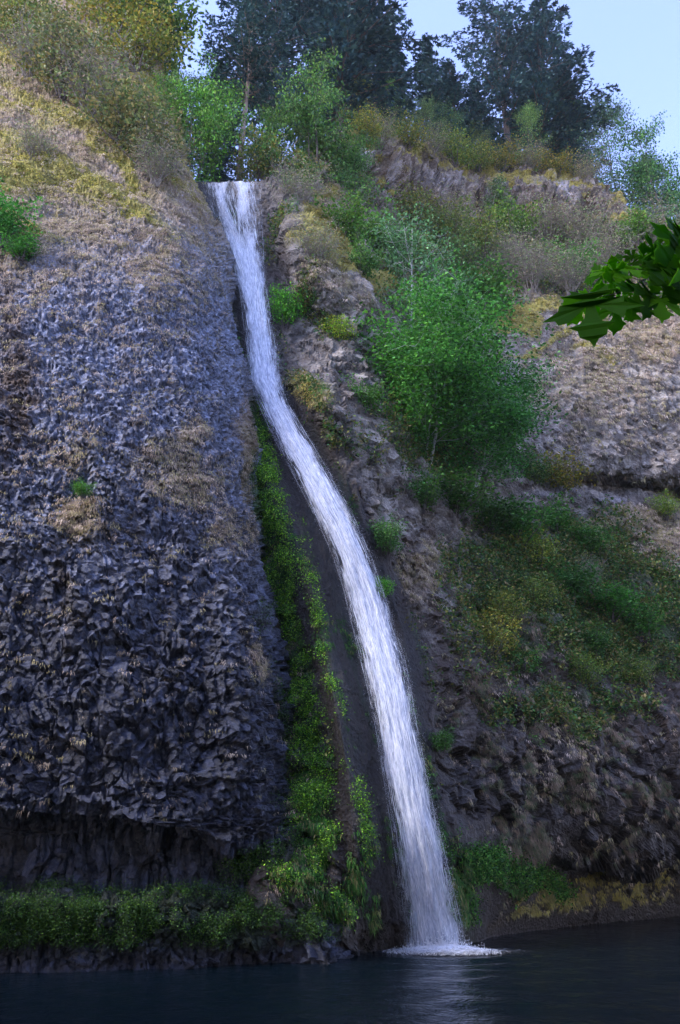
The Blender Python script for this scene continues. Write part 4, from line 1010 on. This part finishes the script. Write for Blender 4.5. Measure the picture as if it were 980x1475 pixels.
# ---------------------------------------------------------------- overhanging maple branch close to the viewer
LF = [(0, 0), (.15, -.09), (.33, -.15), (.33, -.03), (.48, .02), (.34, .05), (.09, .07), (.34, .19), (.52, .19), (.57, .33), (.80, .47), (.60, .49), (.55, .62), (.38, .55), (.08, .22),
      (.13, .46), (.20, .58), (.37, .66), (.24, .72), (.22, .84), (.08, .90), (0, 1.04)]
def maple_leaf(base, tip, nrm, parent):
    base = np.array(base); tip = np.array(tip); u = tip-base; L = np.linalg.norm(u); u = u/L
    n = np.array(nrm, float); n -= u*(n@u); n /= np.linalg.norm(n); s = np.cross(u, n)
    pts = [(x, y) for x, y in LF]+[(-x*rng.uniform(.9, 1.1), y) for x, y in LF[-2:0:-1]]
    pts = np.array(pts)+rng.normal(0, .012, (len(pts), 2)); cur = rng.uniform(.1, .45); fold = rng.uniform(-.05, .3)
    def pos(x, y): return base+L*(u*y+s*x*.84+n*(-cur*y*y*.5+fold*abs(x)-.15*x*x))
    V = [pos(x, y) for x, y in pts]
    Fc = [tuple(t) for t in tessellate_polygon([[Vector((x, y, 0)) for x, y in pts]])]
    c = np.array([(.08, .28, .006), (.15, .42, .008), (.06, .20, .006)][rng.integers(0, 3)])*rng.uniform(.8, 1.2)
    V = np.array(V); th = n*.0015
    m = len(V); Vt = np.concatenate([V+th, V-th]); Ft = np.array(Fc+[(a+m, c_+m, b+m) for a, b, c_ in Fc])
    return mesh_np('leaf', Vt-MB, Ft, M_MAPLE, {'tint': np.tile(c, (2*m, 1))}, parent=parent)
M_MAPLE = tint_material('maple_leaf', .55, .65, spec=.1)
MB = P(1010, 352, 4.3); mb = empty('maple_branch', tuple(MB))
tag(mb, 'close overhanging maple branch with big dark green lobed leaves at the right edge', 'branch')
tw = Acc(); PM = lambda x, y, d=0: P(x, y, 4.3+d)
tw.tube(np.array([PM(1060, 318, .1), PM(1010, 352), PM(985, 366), PM(950, 390, -.05), PM(925, 405, -.05), PM(905, 416, -.1), PM(882, 424, -.1), PM(866, 427, -.1)])-MB, [.012, .009, .007, .006, .005, .004, .003, .002], 6)
for a, b in [((950, 390), (935, 380)), ((925, 405), (900, 398)), ((900, 399), (884, 392)), ((925, 405), (934, 418)), ((905, 416), (914, 430)), ((882, 424), (892, 437)), ((868, 427), (849, 428)), ((985, 366), (962, 352)), ((985, 366), (978, 385)), ((950, 390), (953, 410)),
             ((884, 424), (886, 409)), ((985, 366), (975, 345)), ((1000, 357), (1000, 390)), ((950, 392), (942, 425))]:
    p, q = PM(*a), PM(*b, -.04); tw.tube(np.array([p, (p+q)/2+np.array([0, 0, .006]), q])-MB, [.003, .0025, .002], 4)
tw.build('twig', M_BARKD, mb)
ML = [(849, 428, 856, 490), (850, 428, 822, 462), (860, 430, 842, 452), (892, 436, 885, 477), (893, 437, 914, 462), (894, 437, 878, 455), (872, 395, 840, 404), (874, 392, 855, 386), (886, 409, 858, 420), (884, 411, 880, 428), (893, 412, 905, 425), (886, 394, 882, 372), (896, 386, 890, 366),
      (906, 384, 893, 398), (912, 378, 934, 392), (912, 372, 902, 360), (916, 415, 918, 445), (910, 422, 898, 432), (930, 372, 912, 368), (938, 368, 928, 388), (944, 362, 925, 356), (953, 393, 942, 418), (957, 396, 963, 424), (960, 392, 945, 402), (934, 420, 938, 450), (936, 422, 950, 436),
      (952, 430, 957, 455), (954, 428, 972, 438), (976, 382, 978, 430), (972, 380, 962, 398), (965, 341, 943, 352), (968, 338, 958, 358), (975, 330, 972, 356), (980, 345, 955, 372), (985, 335, 990, 366), (990, 330, 968, 324), (995, 360, 985, 410), (1000, 372, 998, 430), (965, 356, 940, 376),
      (1005, 340, 985, 330), (990, 388, 975, 410), (872, 424, 873, 442)]
for i, (a, b, c, d) in enumerate(ML):
    dd = rng.uniform(-.25, .1); p = PM(a, b, -.05+dd*.4); q = PM(c, d, dd)
    k = 1.32 if np.hypot(c-a, d-b) > 24 else 1.45
    q = p+(q-p)*k*.80
    maple_leaf(p, q, np.array([rng.normal(0, .35), -1+rng.normal(0, .2), -.35+rng.normal(0, .35)]), mb)


# ---------------------------------------------------------------- unseen slope added behind the viewer to shade the lower gorge
def shade_hill():
    a = np.linspace(R(-183), R(3), 120); r = np.concatenate([np.linspace(12, 90, 60), [140, 300]])
    A, Rr = np.meshgrid(a, r)
    X = np.cos(A)*Rr*1.15; Y = np.sin(A)*Rr*.9-1
    prof = sstep(9, 42, Rr)
    Z = -1.2+prof*SHADE_HILL_H+1.2*sstep(9, 14, Rr)
    W = np.stack([X, Y, Z], -1).reshape(-1, 3)
    W[:, 2] += prof.ravel()*(4*fbm(W, 9, 4, 401)+1.5*fbm(W, 3, 2, 405))
    m, nt, out = mat('shade_hill_green'); g = N(nt); tc = g.n('ShaderNodeTexCoord').outputs['Object']
    bs = g.n('ShaderNodeBsdfPrincipled', ins={'Roughness': .9, 'Base Color': g.mix(g.noise(.8, 6, .7, tc), (.015, .03, .01), (.06, .09, .03))}); nt.links.new(bs.outputs[0], out.inputs[0])
    o = mesh_np('shade_hill', W, grid_faces(*X.shape), m, smooth=True); tag(o, kind='structure')
SHADE_HILL_H = 48
shade_hill()

# ---------------------------------------------------------------- haze in the gorge
def haze():
    m, nt, out = mat('gorge_haze'); g = N(nt)
    v = g.n('ShaderNodeVolumePrincipled', ins={'Density': HAZE, 'Color': (.86, .92, 1, 1), 'Anisotropy': .2}); nt.links.new(v.outputs[0], out.inputs['Volume'])
    x0, x1, y0, y1, z0, z1 = -1000, 1000, -1000, 1000, -4, 190
    V = [(x, y, z) for x in (x0, x1) for y in (y0, y1) for z in (z0, z1)]
    Fc = [(0, 1, 3, 2), (4, 6, 7, 5), (0, 4, 5, 1), (2, 3, 7, 6), (0, 2, 6, 4), (1, 5, 7, 3)]
    o = mesh_np('haze', V, Fc, m); tag(o, kind='stuff', label='thin blue haze filling the gorge', cat='haze')
HAZE = .00012
if HAZE: haze()

# ---------------------------------------------------------------- light
w = bpy.data.worlds.new('World'); scene.world = w; w.use_nodes = True
nt = w.node_tree; nt.nodes.clear()
out = nt.nodes.new('ShaderNodeOutputWorld'); bg = nt.nodes.new('ShaderNodeBackground')
sky = nt.nodes.new('ShaderNodeTexSky'); sky.sky_type = 'NISHITA'; sky.sun_disc = False
SUN_EL, SUN_AZ = R(40), R(-118)      # azimuth clockwise from +Y
sky.sun_elevation = SUN_EL; sky.sun_rotation = SUN_AZ
sky.air_density = 1.0; sky.dust_density = .5; sky.ozone_density = 2.5; sky.altitude = 50
bg.inputs[1].default_value = .12
tn = nt.nodes.new('ShaderNodeMix'); tn.data_type = 'RGBA'; tn.blend_type = 'MULTIPLY'; tn.inputs[0].default_value = 1
tn.inputs[7].default_value = (1.06, .87, 1.01, 1)
nt.links.new(sky.outputs[0], tn.inputs[6]); nt.links.new(tn.outputs[2], bg.inputs[0]); nt.links.new(bg.outputs[0], out.inputs[0])
sl = bpy.data.lights.new('sun', 'SUN'); so_ = bpy.data.objects.new('sun', sl); COL.objects.link(so_)
sl.energy = .75; sl.angle = R(14); sl.color = (1, .97, .94)
so_.rotation_euler = (math.pi/2-SUN_EL, 0, math.pi-SUN_AZ)
so_.location = (0, -20, 60)
vs = scene.view_settings
vs.view_transform = 'Standard'; vs.look = 'None'; vs.gamma = 1; vs.exposure = 2.7; vs.use_curve_mapping = False
scene.render.engine = 'CYCLES'
scene.cycles.max_bounces = 4; scene.cycles.transparent_max_bounces = 10; scene.cycles.diffuse_bounces = 2
